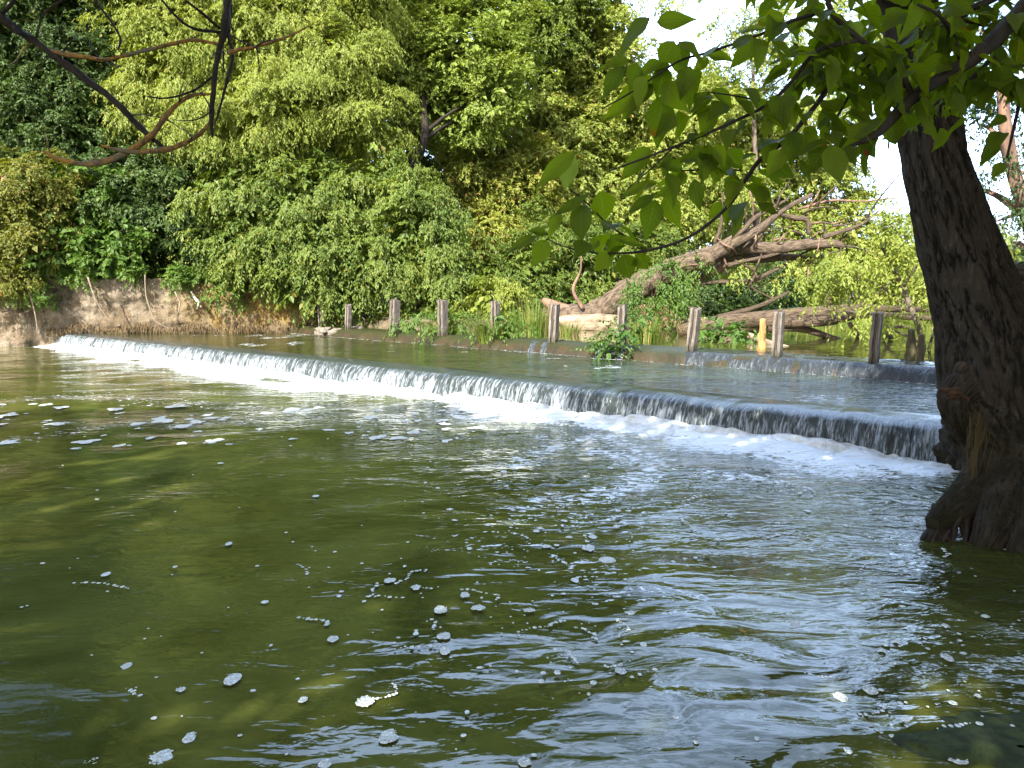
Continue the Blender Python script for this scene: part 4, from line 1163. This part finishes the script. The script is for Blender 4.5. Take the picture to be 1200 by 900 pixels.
part('pale_lichen', tube_mesh('pale_lichen', [fung + [0, .04, -.05], fung, fung + [.02, -.005, .03]], [.03, .05, .02], n=14, m=12, rough=.4, freq=20, seed=3), BK['dead'], big)
# limbs and crown of the big tree above the frame, enlarged to darken the corner water
for pts in ([(1062, 10, 7.25, 40), (1000, -60, 6.6, 30), (930, -160, 6.0, 16)], [(1062, 0, 7.3, 44), (1090, -120, 7.6, 30), (1130, -260, 7.8, 16)]):
    P, R = pxtube(pts)
    part('limb', tube_mesh('limb', P, R, m=10, rough=.15, seed=4), BK['dark'], big)
part('crown', crown_mesh('crown', [((5.6, 7.0, 7.6), (2.4, 2.0, 1.4)), ((7.2, 5.2, 6.8), (2.2, 2.2, 1.5)), ((6.8, 8.6, 7.2), (2.2, 2.0, 1.3)), ((6.2, 3.4, 6.0), (2.0, 1.8, 1.3)), ((7.4, 7.0, 5.4), (1.4, 1.8, 1.0)), ((3.4, 2.0, 5.8), (1.6, 1.5, .9)), ((4.9, 3.6, 5.9), (1.6, 1.5, 1.0)), ((3.4, 4.6, 7.0), (1.5, 1.4, .9)), ((6.3, 1.6, 5.0), (1.6, 1.6, 1.1)), ((4.6, 0.4, 6.2), (1.8, 1.6, 1.0)), ((5.2, 5.6, 8.4), (2.2, 2.0, 1.2))],
                         dict(BROAD, ll=.17, lw=.115, lai=1.4), 95, cull=False), LM['dark'], big)
# dry grass hanging from the burl
rng = np.random.default_rng(8)
st = []
for k in range(38):
    p0 = at(1142 + rng.normal(0, 5), 488 + rng.normal(0, 6), 6.42); ln = rng.uniform(.3, .85)
    side = rng.normal(0, .05) + .03
    st.append(tube([p0, p0 + [side * .6, -.04, -.12 * ln + .03], p0 + [-.03 + side * .3, -.08, -ln * .55], p0 + [-.04 + rng.normal(0, .02), -.07, -ln]], [.002, .003, .0025, .001], n=9, m=4, caps=False)[:2])
V, Fc = join(st)
tag(link('dry_grass', raw_mesh('dry_grass', V, Fc, True), bark_mat('dry grass', (0.075, 0.058, 0.026), (0.04, 0.03, 0.014), 5)), 'tuft of dry grass caught on the big trunk and hanging to the water', kind='stuff')
# mossy root mass against the weir end
th, ph = np.meshgrid(np.linspace(0, math.pi, 60), np.linspace(0, 2 * math.pi, 90, endpoint=False), indexing='ij')
d = np.stack([np.sin(th) * np.cos(ph), np.sin(th) * np.sin(ph), np.cos(th)], -1)
V = (d * (1 + 0.3 * fbm(d * 2.2, 5, 12, .6))[..., None] * [.36, .55, .55]).reshape(-1, 3) + [5.36, 8.72, 0.10]
tag(link('bank_stump', raw_mesh('bank_stump', V, quads_to_tris(grid_faces(60, 90, True)), True, vattr={'ridge': (0.5 + 0.5 * fbm(d * 9, 3, 13)).ravel()}), TRUNKM), 'dark mossy stump where the waterfall meets the near bank', 'stump')

# ------------------------------------------------------------------ the leafy bough overhead
g = NT('elm leaves')
u = g.n('UVMap', uv_map='UVMap').outputs[0]
sx = g.n('SeparateXYZ', {0: u})
across = g.math('ABSOLUTE', g.math('SUBTRACT', sx.outputs[0], 0.5))
mid_ = g.mapr(across, 0.0, 0.03, 1, 0)
vein = g.math('SUBTRACT', sx.outputs[1], g.math('MULTIPLY', across, 0.55))
vein = g.math('ABSOLUTE', g.math('SUBTRACT', g.math('FRACT', g.math('MULTIPLY', vein, 8.0)), 0.5))
vein = g.math('MAXIMUM', g.mapr(vein, 0.0, 0.09, 0.7, 0.0), mid_)
t_ = g.attr('tint')
colr = g.mix(t_, (0.055, 0.085, 0.009), (0.105, 0.140, 0.014))
colr = g.mix(g.mapr(g.attr('odd'), 0.94, 0.97), colr, (0.12, 0.15, 0.03))
colr = g.mix(g.math('MULTIPLY', vein, 0.60), colr, (0.13, 0.19, 0.05))
blot = g.math('MULTIPLY', g.mapr(g.noise(g.coord(), 14, 3), 0.66, 0.72), g.mapr(g.attr('odd'), 0.6, 0.7))
colr = g.mix(blot, colr, (0.16, 0.055, 0.02))
pr = g.n('BsdfPrincipled', {'Base Color': colr, 'Roughness': 0.55, 'Specular IOR Level': 0.14, 'Normal': g.bump(vein, 0.003, 1.0)})
tcol = g.n('HueSaturation', {'Hue': 0.488, 'Saturation': 1.15, 'Value': 2.7, 'Color': colr})
tr = g.n('BsdfTranslucent', {'Color': tcol})
mx = g.n('MixShader'); g.set(mx, 0, 0.55); g.set(mx, 1, pr); g.set(mx, 2, tr)
ELM = g.done(mx)
KL, KW = 10, 5
_t = np.linspace(0, 1, KL); _a = np.linspace(-1, 1, KW)
_prof = np.sin(math.pi * _t ** 0.76) ** 1.05 * (1 - 0.40 * _t ** 2) * 1.10
_prof[0] = 0.03; _prof[-1] = 0.01


def big_leaf(base, tip, width, nrm, curl, fold, rg):
    """one broad pointed leaf: folded along its midrib, curling to its tip, serrated a little"""
    ax = tip - base; L = np.linalg.norm(ax); ax = ax / L
    w = np.cross(ax, nrm); w /= max(np.linalg.norm(w), 1e-6); n = np.cross(w, ax)
    ser = 1 + 0.06 * rg.normal(0, 1, (KL, 1)) * (np.abs(_a)[None, :] > 0.9)
    off = _a[None, :] * _prof[:, None] * width * 0.5 * ser
    hgt = -curl * L * (_t[:, None] ** 2) + fold * np.abs(off) + 0.028 * L * np.abs(_a)[None, :] * np.sin(_t[:, None] * 10 + np.sign(_a)[None, :] * 1.3 + rg.uniform(0, 6))
    V = base + ax * (_t[:, None] * L)[..., None] + w * off[..., None] + n * hgt[..., None]
    uv = np.stack([0.5 + 0.5 * _a[None, :] + 0 * _t[:, None], _t[:, None] + 0 * _a[None, :]], -1)
    return V.reshape(-1, 3), uv.reshape(-1, 2)


def leaves_mesh(name, specs, seed):
    rg = np.random.default_rng(seed)
    Vs, Us = [], []
    for b, t, w, n in specs:
        V, uvv = big_leaf(np.asarray(b), np.asarray(t), w, np.asarray(n), rg.uniform(-.05, .42), rg.uniform(.05, .6), rg)
        Vs.append(V); Us.append(uvv)
    n = len(Vs); f = grid_faces(KL, KW)
    Fq = (f[None] + (np.arange(n) * KL * KW)[:, None, None]).reshape(-1, 4)
    return raw_mesh(name, np.vstack(Vs), Fq, True, fattr={'tint': np.repeat(rg.uniform(0, 1, n), len(f)), 'odd': np.repeat(rg.uniform(0, 1, n), len(f))}, uv=np.vstack(Us))


D0 = 2.25
twigs = [  # px, py, Y, width px
    [(1290, -95, 2.5, 24), (1215, -8, 2.4, 19), (1150, 60, 2.3, 17), (1075, 110, 2.25, 14), (1030, 155, 2.2, 9), (995, 172, 2.18, 4)],
    [(1068, 112, 2.25, 8), (1050, 75, 2.22, 7), (1010, 48, 2.2, 6), (975, 15, 2.2, 6), (968, -15, 2.2, 5)],
    [(1005, 47, 2.2, 5), (958, 60, 2.15, 5), (928, 95, 2.15, 4.5), (900, 122, 2.15, 4), (850, 147, 2.1, 3.6), (790, 172, 2.1, 3), (715, 200, 2.1, 2)],
    [(1220, -30, 2.7, 10), (1150, 5, 2.6, 9), (1085, 38, 2.5, 8), (1035, 60, 2.45, 7), (985, 82, 2.4, 6), (960, 118, 2.35, 6), (925, 160, 2.3, 5.5), (890, 188, 2.3, 5), (872, 214, 2.3, 4.5), (850, 245, 2.3, 4), (805, 279, 2.25, 3.5), (750, 295, 2.25, 3), (698, 297, 2.25, 2)],
    [(975, 12, 2.2, 4), (935, 22, 2.15, 4), (900, 37, 2.1, 3.5), (835, 60, 2.1, 3), (795, 72, 2.1, 2.5), (745, 105, 2.1, 2), (705, 128, 2.1, 1.5)],
    [(1125, 72, 2.3, 5), (1118, 45, 2.28, 5), (1100, 18, 2.25, 4), (1075, 5, 2.25, 3)],
    [(1290, -30, 2.5, 5), (1190, 30, 2.5, 5), (1165, 65, 2.5, 5), (1135, 95, 2.5, 5), (1105, 112, 2.5, 3)],
    [(890, 118, 2.15, 2.5), (860, 112, 2.12, 2), (830, 108, 2.1, 1.5)],
    [(755, 290, 2.25, 2), (715, 265, 2.25, 2), (690, 240, 2.25, 2), (668, 222, 2.25, 1.5)],
    [(1195, 120, 2.6, 5), (1188, 150, 2.6, 4), (1180, 185, 2.6, 3)],
    [(700, 297, 2.25, 2), (665, 290, 2.25, 1.6), (640, 280, 2.25, 1.4)],
    [(790, 172, 2.1, 2), (760, 200, 2.1, 1.5), (735, 222, 2.1, 1.2)],
    [(870, 200, 2.3, 2), (840, 198, 2.25, 2), (800, 200, 2.2, 1.6), (780, 196, 2.2, 1.2)],
    [(985, 82, 2.4, 4), (955, 72, 2.4, 3), (930, 50, 2.4, 2)],
    [(1165, 66, 2.4, 4), (1180, 90, 2.4, 3), (1195, 110, 2.4, 2)],
    [(1030, 60, 2.45, 4), (1005, 95, 2.45, 3), (985, 130, 2.45, 3), (965, 165, 2.45, 2)],
    [(1120, 20, 2.55, 4), (1155, 30, 2.6, 3), (1195, 20, 2.6, 2)],
]
bough = thing('leafy_bough', 'leafy green bough with broad pointed leaves hanging close in front of the big trunk', 'branch', at(1290, -95, 2.5))
twig_pts = []
for k, tw in enumerate(twigs):
    P, R = pxtube(tw)
    part('branch' if k < 1 else 'twig', tube_mesh('twig', P, R, m=9 if k < 4 else 6, rough=0.14, freq=25, seed=400 + k, step=0.02), BK['dark'], bough)
    twig_pts.append(spline(np.column_stack([P, R]), 60))

rg = np.random.default_rng(21)
E = [  # base px, tip px, width px
    (762, 20, 712, 58, 34), (769, 26, 817, 22, 22), (790, 48, 772, 80, 26), (794, 48, 829, 68, 28), (796, 50, 798, 93, 28), (738, 70, 697, 77, 14), (731, 77, 703, 117, 24), (746, 74, 738, 108, 20),
    (774, 72, 743, 88, 16), (770, 90, 704, 144, 30), (766, 98, 727, 140, 26), (778, 97, 806, 130, 30), (776, 112, 770, 174, 32), (796, 130, 800, 160, 20), (790, 132, 770, 160, 22), (675, 178, 621, 219, 22), (668, 180, 662, 224, 26), (762, 173, 726, 212, 24),
    (826, 64, 862, 68, 18), (884, 50, 853, 80, 20), (868, 38, 902, 30, 12), (830, 68, 812, 85, 14),
    (632, 277, 584, 291, 16), (641, 281, 625, 312, 24), (657, 248, 641, 278, 16), (692, 226, 643, 259, 16), (682, 240, 680, 284, 30), (704, 224, 709, 264, 30), (768, 234, 756, 281, 28), (779, 228, 796, 267, 24), (767, 228, 733, 249, 16),
    (770, 214, 722, 226, 18), (686, 282, 675, 302, 24), (703, 282, 688, 293, 14), (712, 296, 699, 318, 24), (730, 298, 740, 329, 30), (746, 297, 760, 320, 22), (720, 280, 763, 286, 10), (640, 274, 620, 268, 12),
    (842, 180, 786, 192, 22), (846, 178, 838, 216, 26), (850, 176, 872, 200, 24), (800, 198, 770, 190, 16), (802, 200, 790, 222, 18), (830, 108, 812, 130, 20), (834, 106, 862, 128, 22), (860, 110, 880, 132, 16),
    (972, 170, 986, 217, 34), (968, 168, 948, 204, 28), (1010, 160, 1030, 184, 24), (990, 172, 1002, 190, 20), (1040, 140, 1058, 172, 28), (868, 214, 850, 236, 22), (905, 190, 930, 210, 20), (915, 176, 900, 206, 24)]
spec_near = []
for bx, by, tx, ty, w in E:
    Y = 2.18 + rg.normal(0, .06)
    b = at(bx, by, Y); t = at(tx, ty, Y + rg.normal(0, .025))
    n = norm(np.array([rg.normal(0, .45), -1.0, 0.35 + rg.normal(0, .35)]))
    spec_near.append((b, t, w * Y / 900 * 0.92, n))
part('leaves', leaves_mesh('leaves', spec_near, 31), ELM, bough)
# leaves on every twig of the crowded part
spec_far = []
dens = {0: 34, 1: 38, 3: 60, 2: 34, 4: 22, 5: 28, 6: 30, 7: 6, 8: 6, 9: 12, 11: 4, 12: 8, 13: 24, 14: 20, 15: 30, 16: 22}
for k, cnt in dens.items():
    S = twig_pts[k]
    for j in range(cnt):
        lo = 8 if k in (0, 3, 6) else 0
        hi = 60 if k in (0, 1, 5, 6, 9, 13, 14, 15, 16) else 46
        p = S[rg.integers(lo, hi), :3] + rg.normal(0, .012, 3)
        pet = rg.normal(0, 1, 3) * [1, .8, .35]; pet[2] -= .25
        base = p + norm(pet) * rg.uniform(.015, .06)
        dirv = norm(pet * [1, 1, .4] + [0, 0, -rg.uniform(.2, 1.1)])
        L = rg.uniform(.06, .115)
        n = norm(np.array([0, 0, 1.0]) + rg.normal(0, .45, 3) + np.array([0, -.3, 0]))
        spec_far.append((base, base + dirv * L, L * rg.uniform(.46, .62), n))
# higher twigs of the same bough, farther back
for k in range(600):
    px = rg.uniform(880, 1290); py = rg.uniform(-120, 155)
    if py > 20 + 135 * smooth(900, 1010, px) * (1 - .35 * smooth(1090, 1200, px)): continue
    Y = rg.uniform(2.6, 4.0)
    base = at(px, py, Y)
    dirv = norm(rg.normal(0, 1, 3) * [1, 1, .3] + [0, 0, -.5])
    L = rg.uniform(.075, .125)
    n = norm(np.array([0, 0, 1.0]) + rg.normal(0, .45, 3) + np.array([0, -.25, 0]))
    spec_far.append((base, base + dirv * L, L * rg.uniform(.46, .62), n))
part('leaves', leaves_mesh('leaves', spec_far, 32), ELM, bough)

# ------------------------------------------------------------------ bare lichen branches, upper corner
LICHEN = bark_mat('lichen bark', (0.34, 0.17, 0.03), (0.10, 0.075, 0.045), 40, (1, 1, 1), 0.006, (0.16, 0.14, 0.09), moss_amt=.52)
rt = random.Random(11)
bare_twigs = []
for k in range(26):
    x, y = rt.choice([(70, 70), (150, 135), (120, 70), (200, 52), (268, 40), (252, 100), (100, 190), (190, 140), (225, 163), (60, 184), (300, 54), (150, 64), (35, 44), (262, 60), (248, 130), (210, 120)])
    an = rt.uniform(-3.1, 3.1); ln = rt.uniform(18, 55)
    p = [(x, y, 3.62, 2.2)]
    for q in range(4):
        an += rt.uniform(-.45, .45)
        x += math.cos(an) * ln / 4; y += math.sin(an) * ln / 4
        p.append((x, y, 3.62 + rt.uniform(-.05, .05) * (q + 1), 1.9 - .35 * q))
    bare_twigs.append((rt.choice('ddl'), p))
bare = thing('bare_branch', 'bare dark twigs spotted with orange lichen reaching down in front of the shade tree', 'branch', at(-30, -10, 3.6))
for k, (bk, tw) in enumerate((('d', [(-60, -40, 3.7, 14), (-8, 12, 3.6, 12), (15, 32, 3.6, 11), (40, 48, 3.6, 10), (75, 74, 3.6, 9), (130, 115, 3.6, 9), (160, 145, 3.6, 8), (176, 160, 3.6, 7), (192, 173, 3.6, 4)]),
                             ('l', [(52, 178, 3.5, 4), (70, 187, 3.5, 6), (110, 192, 3.5, 8), (150, 178, 3.55, 8), (178, 158, 3.58, 8), (190, 142, 3.6, 7), (205, 125, 3.65, 6), (224, 112, 3.7, 5), (248, 110, 3.7, 3)]),
                             ('l', [(118, 170, 3.5, 3), (140, 176, 3.52, 5), (165, 178, 3.55, 7), (200, 174, 3.6, 7), (225, 163, 3.65, 6), (243, 148, 3.7, 5), (250, 138, 3.7, 3)]),
                             ('d', [(272, -40, 3.8, 12), (267, 0, 3.8, 11), (264, 30, 3.75, 10), (258, 55, 3.75, 8), (252, 85, 3.7, 7), (249, 120, 3.7, 7), (248, 145, 3.7, 6), (249, 161, 3.7, 3)]),
                             ('d', [(271, 5, 3.8, 4), (268, 42, 3.8, 4), (273, 65, 3.8, 4), (266, 95, 3.75, 4), (258, 125, 3.72, 3), (252, 145, 3.7, 2)]),
                             ('l', [(60, 60, 3.6, 5), (80, 64, 3.6, 7), (100, 67, 3.6, 6), (122, 70, 3.62, 5), (150, 64, 3.65, 5), (200, 52, 3.7, 5), (226, 47, 3.72, 5), (258, 52, 3.75, 4)]),
                             ('d', [(258, 38, 3.75, 4), (226, 33, 3.7, 4), (205, 18, 3.65, 3), (186, -5, 3.6, 3)]),
                             ('d', [(258, 34, 3.75, 4), (240, 18, 3.7, 4), (212, -4, 3.65, 3)]),
                             ('l', [(268, 62, 3.78, 7), (282, 58, 3.7, 5), (302, 54, 3.65, 4), (340, 42, 3.6, 3), (360, 31, 3.6, 2)]),
                             ('d', [(249, 90, 3.7, 3), (225, 107, 3.68, 3), (195, 115, 3.65, 2.5), (172, 113, 3.65, 1.5)]),
                             ('d', [(104, -8, 3.6, 3), (130, 25, 3.6, 3), (141, 45, 3.6, 3), (138, 59, 3.6, 2)]),
                             ('g', [(42, 46, 3.6, 4), (46, 30, 3.6, 3), (55, 12, 3.6, 3), (80, -4, 3.6, 2)]),
                             ('d', [(2, 16, 3.6, 6), (14, 4, 3.6, 5), (18, -10, 3.6, 4)]), *bare_twigs)):
    P, R = pxtube(tw); R = [r * .82 for r in R]
    part('branch' if k in (0, 3) else 'twig', tube_mesh('twig', P, R, m=8, rough=0.30, freq=26, seed=500 + k, step=0.02), {'d': BK['dark'], 'l': LICHEN, 'g': BK['dead']}[bk], bare)

# ------------------------------------------------------------------ foam floating on the near water
g = NT('floating foam')
vo = g.n('TexVoronoi', {'Vector': g.coord(), 'Scale': 55.0}).outputs['Distance']
colr = g.mix(g.mapr(vo, 0.15, 0.5), (0.70, 0.73, 0.72), (0.48, 0.51, 0.47))
FLOAT = g.done(g.n('BsdfPrincipled', {'Base Color': colr, 'Roughness': 0.3, 'Normal': g.bump(vo, 0.01)}))
rg = np.random.default_rng(99)
bub = [(188, 887, 11), (455, 863, 10), (457, 680, 7), (516, 714, 8), (545, 697, 6), (487, 688, 6), (520, 745, 7), (521, 763, 6), (428, 822, 10), (273, 796, 9), (391, 748, 6), (355, 820, 5), (212, 808, 5), (148, 780, 5),
       (615, 893, 8), (727, 786, 6), (740, 718, 6), (790, 724, 6), (1020, 809, 8), (1110, 770, 6), (1120, 888, 10), (985, 817, 7), (690, 642, 8), (712, 656, 9), (640, 640, 6), (620, 715, 7), (222, 864, 7), (105, 894, 8), (560, 712, 8), (380, 895, 7), (1155, 722, 4), (930, 730, 7)]
for k in range(46):                      # short drifting strings of bubbles
    x, y = (rg.normal(680, 150), rg.uniform(560, 790)) if k % 3 else (rg.uniform(40, 1150), rg.uniform(560, 880))
    an = rg.normal(0.15, .5); n_ = rg.integers(4, 14)
    for q in range(n_):
        an += rg.normal(0, .35)
        x += math.cos(an) * rg.uniform(3, 9); y += math.sin(an) * rg.uniform(.5, 3)
        bub.append((x, y, rg.uniform(.8, 2.6)))
for k in range(380):
    r = rg.uniform(0, 1)
    if r < .42:
        x, y = rg.normal(690, 130), rg.uniform(560, 800)
    elif r < .62:
        x, y = rg.uniform(1010, 1195), rg.uniform(640, 860)
    else:
        x, y = rg.uniform(20, 1150), rg.uniform(540, 895)
    bub.append((x, y, 1.2 + 3.2 * rg.uniform(0, 1) ** 4))
patches = []
for k in range(120):
    x = rg.uniform(-20, 560); y = 468 + 40 * rg.uniform(0, 1) + (22 - .04 * x) * (rg.uniform() < .35) + .02 * x
    patches.append((x, y, 1.2 + 9 * rg.uniform(0, 1) ** 2.2))
for k in range(70):
    x = rg.normal(720, 110); y = rg.uniform(535, 700)
    patches.append((x, y, 1.0 + 4.0 * rg.uniform(0, 1) ** 2.5))
vs, fs = [], []
def dome(c, r, h, n, asp, irr):
    a = np.linspace(0, 2 * math.pi, n, endpoint=False)
    rr = r * (1 + irr * fbm(np.stack([np.cos(a) * 1.3 + c[0] * 40, np.sin(a) * 1.3 + c[1] * 40, 0 * a], -1), 2, 3))
    ring = [np.stack([c[0] + np.cos(a) * rr * f, c[1] + np.sin(a) * rr * f * asp, c[2] + h * r * k + 0 * a], -1) for f, k in ((1.0, -.3), (.93, .35), (.6, .85), (.05, 1.0))]
    vs.append(np.vstack(ring)); fs.append(grid_faces(4, n, True))
for x, y, rp in patches:                 # flat rafts of foam
    c = at_z(x, y, 0.014); r = rp * np.linalg.norm(c - CAM) / 900
    dome(c, r, .03, 36, rg.uniform(.8, 1.8), .6 if y < 520 else .35)
for x, y, rp in bub:
    c = at_z(x, y, 0.010); r = rp * np.linalg.norm(c - CAM) / 900
    asp = rg.uniform(.75, 1.5)
    if rp < 5:
        dome(c, r, .12, 12, asp * rg.uniform(.7, 1.2), .16)
    else:
        dome(c, r * .95, .05, 30, asp, .22)
        for q in range(int(10 + rp * 3.5)):
            an = rg.uniform(0, 2 * math.pi); q_ = math.sqrt(rg.uniform(0, 1)) * .92
            dome(c + [r * q_ * math.cos(an), r * q_ * asp * math.sin(an), .003], r * rg.uniform(.04, .15), .35, 8, 1, .1)
V, Fc = join(list(zip(vs, fs)))
tag(link('floating_foam', raw_mesh('floating_foam', V, Fc, True), FLOAT), 'specks and pads of foam drifting on the near water', kind='stuff')

# mossy stone barely above the water in the near corner
th, ph = np.meshgrid(np.linspace(0, math.pi / 2, 24), np.linspace(0, 2 * math.pi, 70, endpoint=False), indexing='ij')
d = np.stack([np.sin(th) * np.cos(ph), np.sin(th) * np.sin(ph), np.cos(th)], -1)
V = d * (1 + 0.3 * fbm(d * 1.8 + 3, 4, 15))[..., None] * [.55, .34, .07]
V = V.reshape(-1, 3) + at_z(1195, 890, -0.045)
tag(link('mossy_stone', raw_mesh('mossy_stone', V, quads_to_tris(grid_faces(24, 70, True)), True), bark_mat('river moss', (0.035, 0.050, 0.012), (0.016, 0.022, 0.007), 12, (1, 1, 1), 0.02, rough=.9)), 'green mossy stone just breaking the water by the near bank', 'stone')

# ------------------------------------------------------------------ light, sky, camera
w = bpy.data.worlds.new('World'); scene.world = w; w.use_nodes = True
nt = w.node_tree; nt.nodes.clear()
sky = nt.nodes.new('ShaderNodeTexSky'); sky.sky_type = 'NISHITA'; sky.sun_disc = False
sky.sun_elevation = math.asin(SUN[2]); sky.sun_rotation = math.atan2(SUN[0], SUN[1])
sky.air_density = 1.0; sky.dust_density = 3.0; sky.ozone_density = 1.0
bg = nt.nodes.new('ShaderNodeBackground'); bg.inputs[1].default_value = 0.15
o_ = nt.nodes.new('ShaderNodeOutputWorld')
tcn = nt.nodes.new('ShaderNodeTexCoord')
def wn(typ, **ins):
    nd = nt.nodes.new('ShaderNode' + typ)
    for k, v in ins.items():
        k = int(k[1:]) if k[0] == '_' else k
        if hasattr(v, 'is_output'): nt.links.new(v, nd.inputs[k])
        else: nd.inputs[k].default_value = v
    return nd
mpn = wn('Mapping', _0=tcn.outputs['Generated']); mpn.inputs['Scale'].default_value = (1.0, 1.0, 2.2)
cln = wn('TexNoise', Vector=mpn.outputs[0], Scale=2.1, Detail=6.0, Roughness=0.55, Distortion=0.3)
dotn = wn('VectorMath', _0=tcn.outputs['Generated'], _1=(0.26, 0.80, 0.54)); dotn.operation = 'DOT_PRODUCT'
reg = wn('MapRange', _0=dotn.outputs['Value'], _1=0.70, _2=0.93); reg.interpolation_type = 'SMOOTHSTEP'
cov = wn('MapRange', _0=cln.outputs['Fac'], _1=0.36, _2=0.58); cov.interpolation_type = 'SMOOTHSTEP'
mul = wn('Math', _0=reg.outputs[0], _1=cov.outputs[0]); mul.operation = 'MULTIPLY'
mixn = nt.nodes.new('ShaderNodeMix'); mixn.data_type = 'RGBA'
nt.links.new(mul.outputs[0], mixn.inputs[0]); nt.links.new(sky.outputs[0], mixn.inputs[6]); mixn.inputs[7].default_value = (9.0, 12.3, 18.5, 1)  # bright cloud patch added ahead to lighten the water's reflections
nt.links.new(mixn.outputs[2], bg.inputs[0])
nt.links.new(bg.outputs[0], o_.inputs[0])
sl = bpy.data.lights.new('sun', 'SUN'); sl.energy = 5.0; sl.angle = math.radians(0.5); sl.color = (1.0, 0.95, 0.84)
so = bpy.data.objects.new('sun', sl); COL.objects.link(so)
so.rotation_euler = Vector(SUN).to_track_quat('Z', 'Y').to_euler()
so.location = (0, 0, 30)

cd = bpy.data.cameras.new('camera'); cd.sensor_width = 36; cd.sensor_fit = 'HORIZONTAL'; cd.lens = 27.0
cd.clip_start = 0.05; cd.clip_end = 3000
cam = bpy.data.objects.new('camera', cd); COL.objects.link(cam)
cam.location = CAM; cam.rotation_euler = (math.pi / 2 - PITCH, 0, 0)
scene.camera = cam
vs_ = scene.view_settings
vs_.view_transform = 'Standard'; vs_.look = 'None'; vs_.gamma = 1.0; vs_.use_curve_mapping = False
scene.display_settings.display_device = 'sRGB'
vs_.exposure = 1.58
c = scene.cycles
c.max_bounces = 6; c.diffuse_bounces = 3; c.glossy_bounces = 3; c.transmission_bounces = 4; c.transparent_max_bounces = 4
c.use_denoising = True
c.sample_clamp_indirect = 6.0
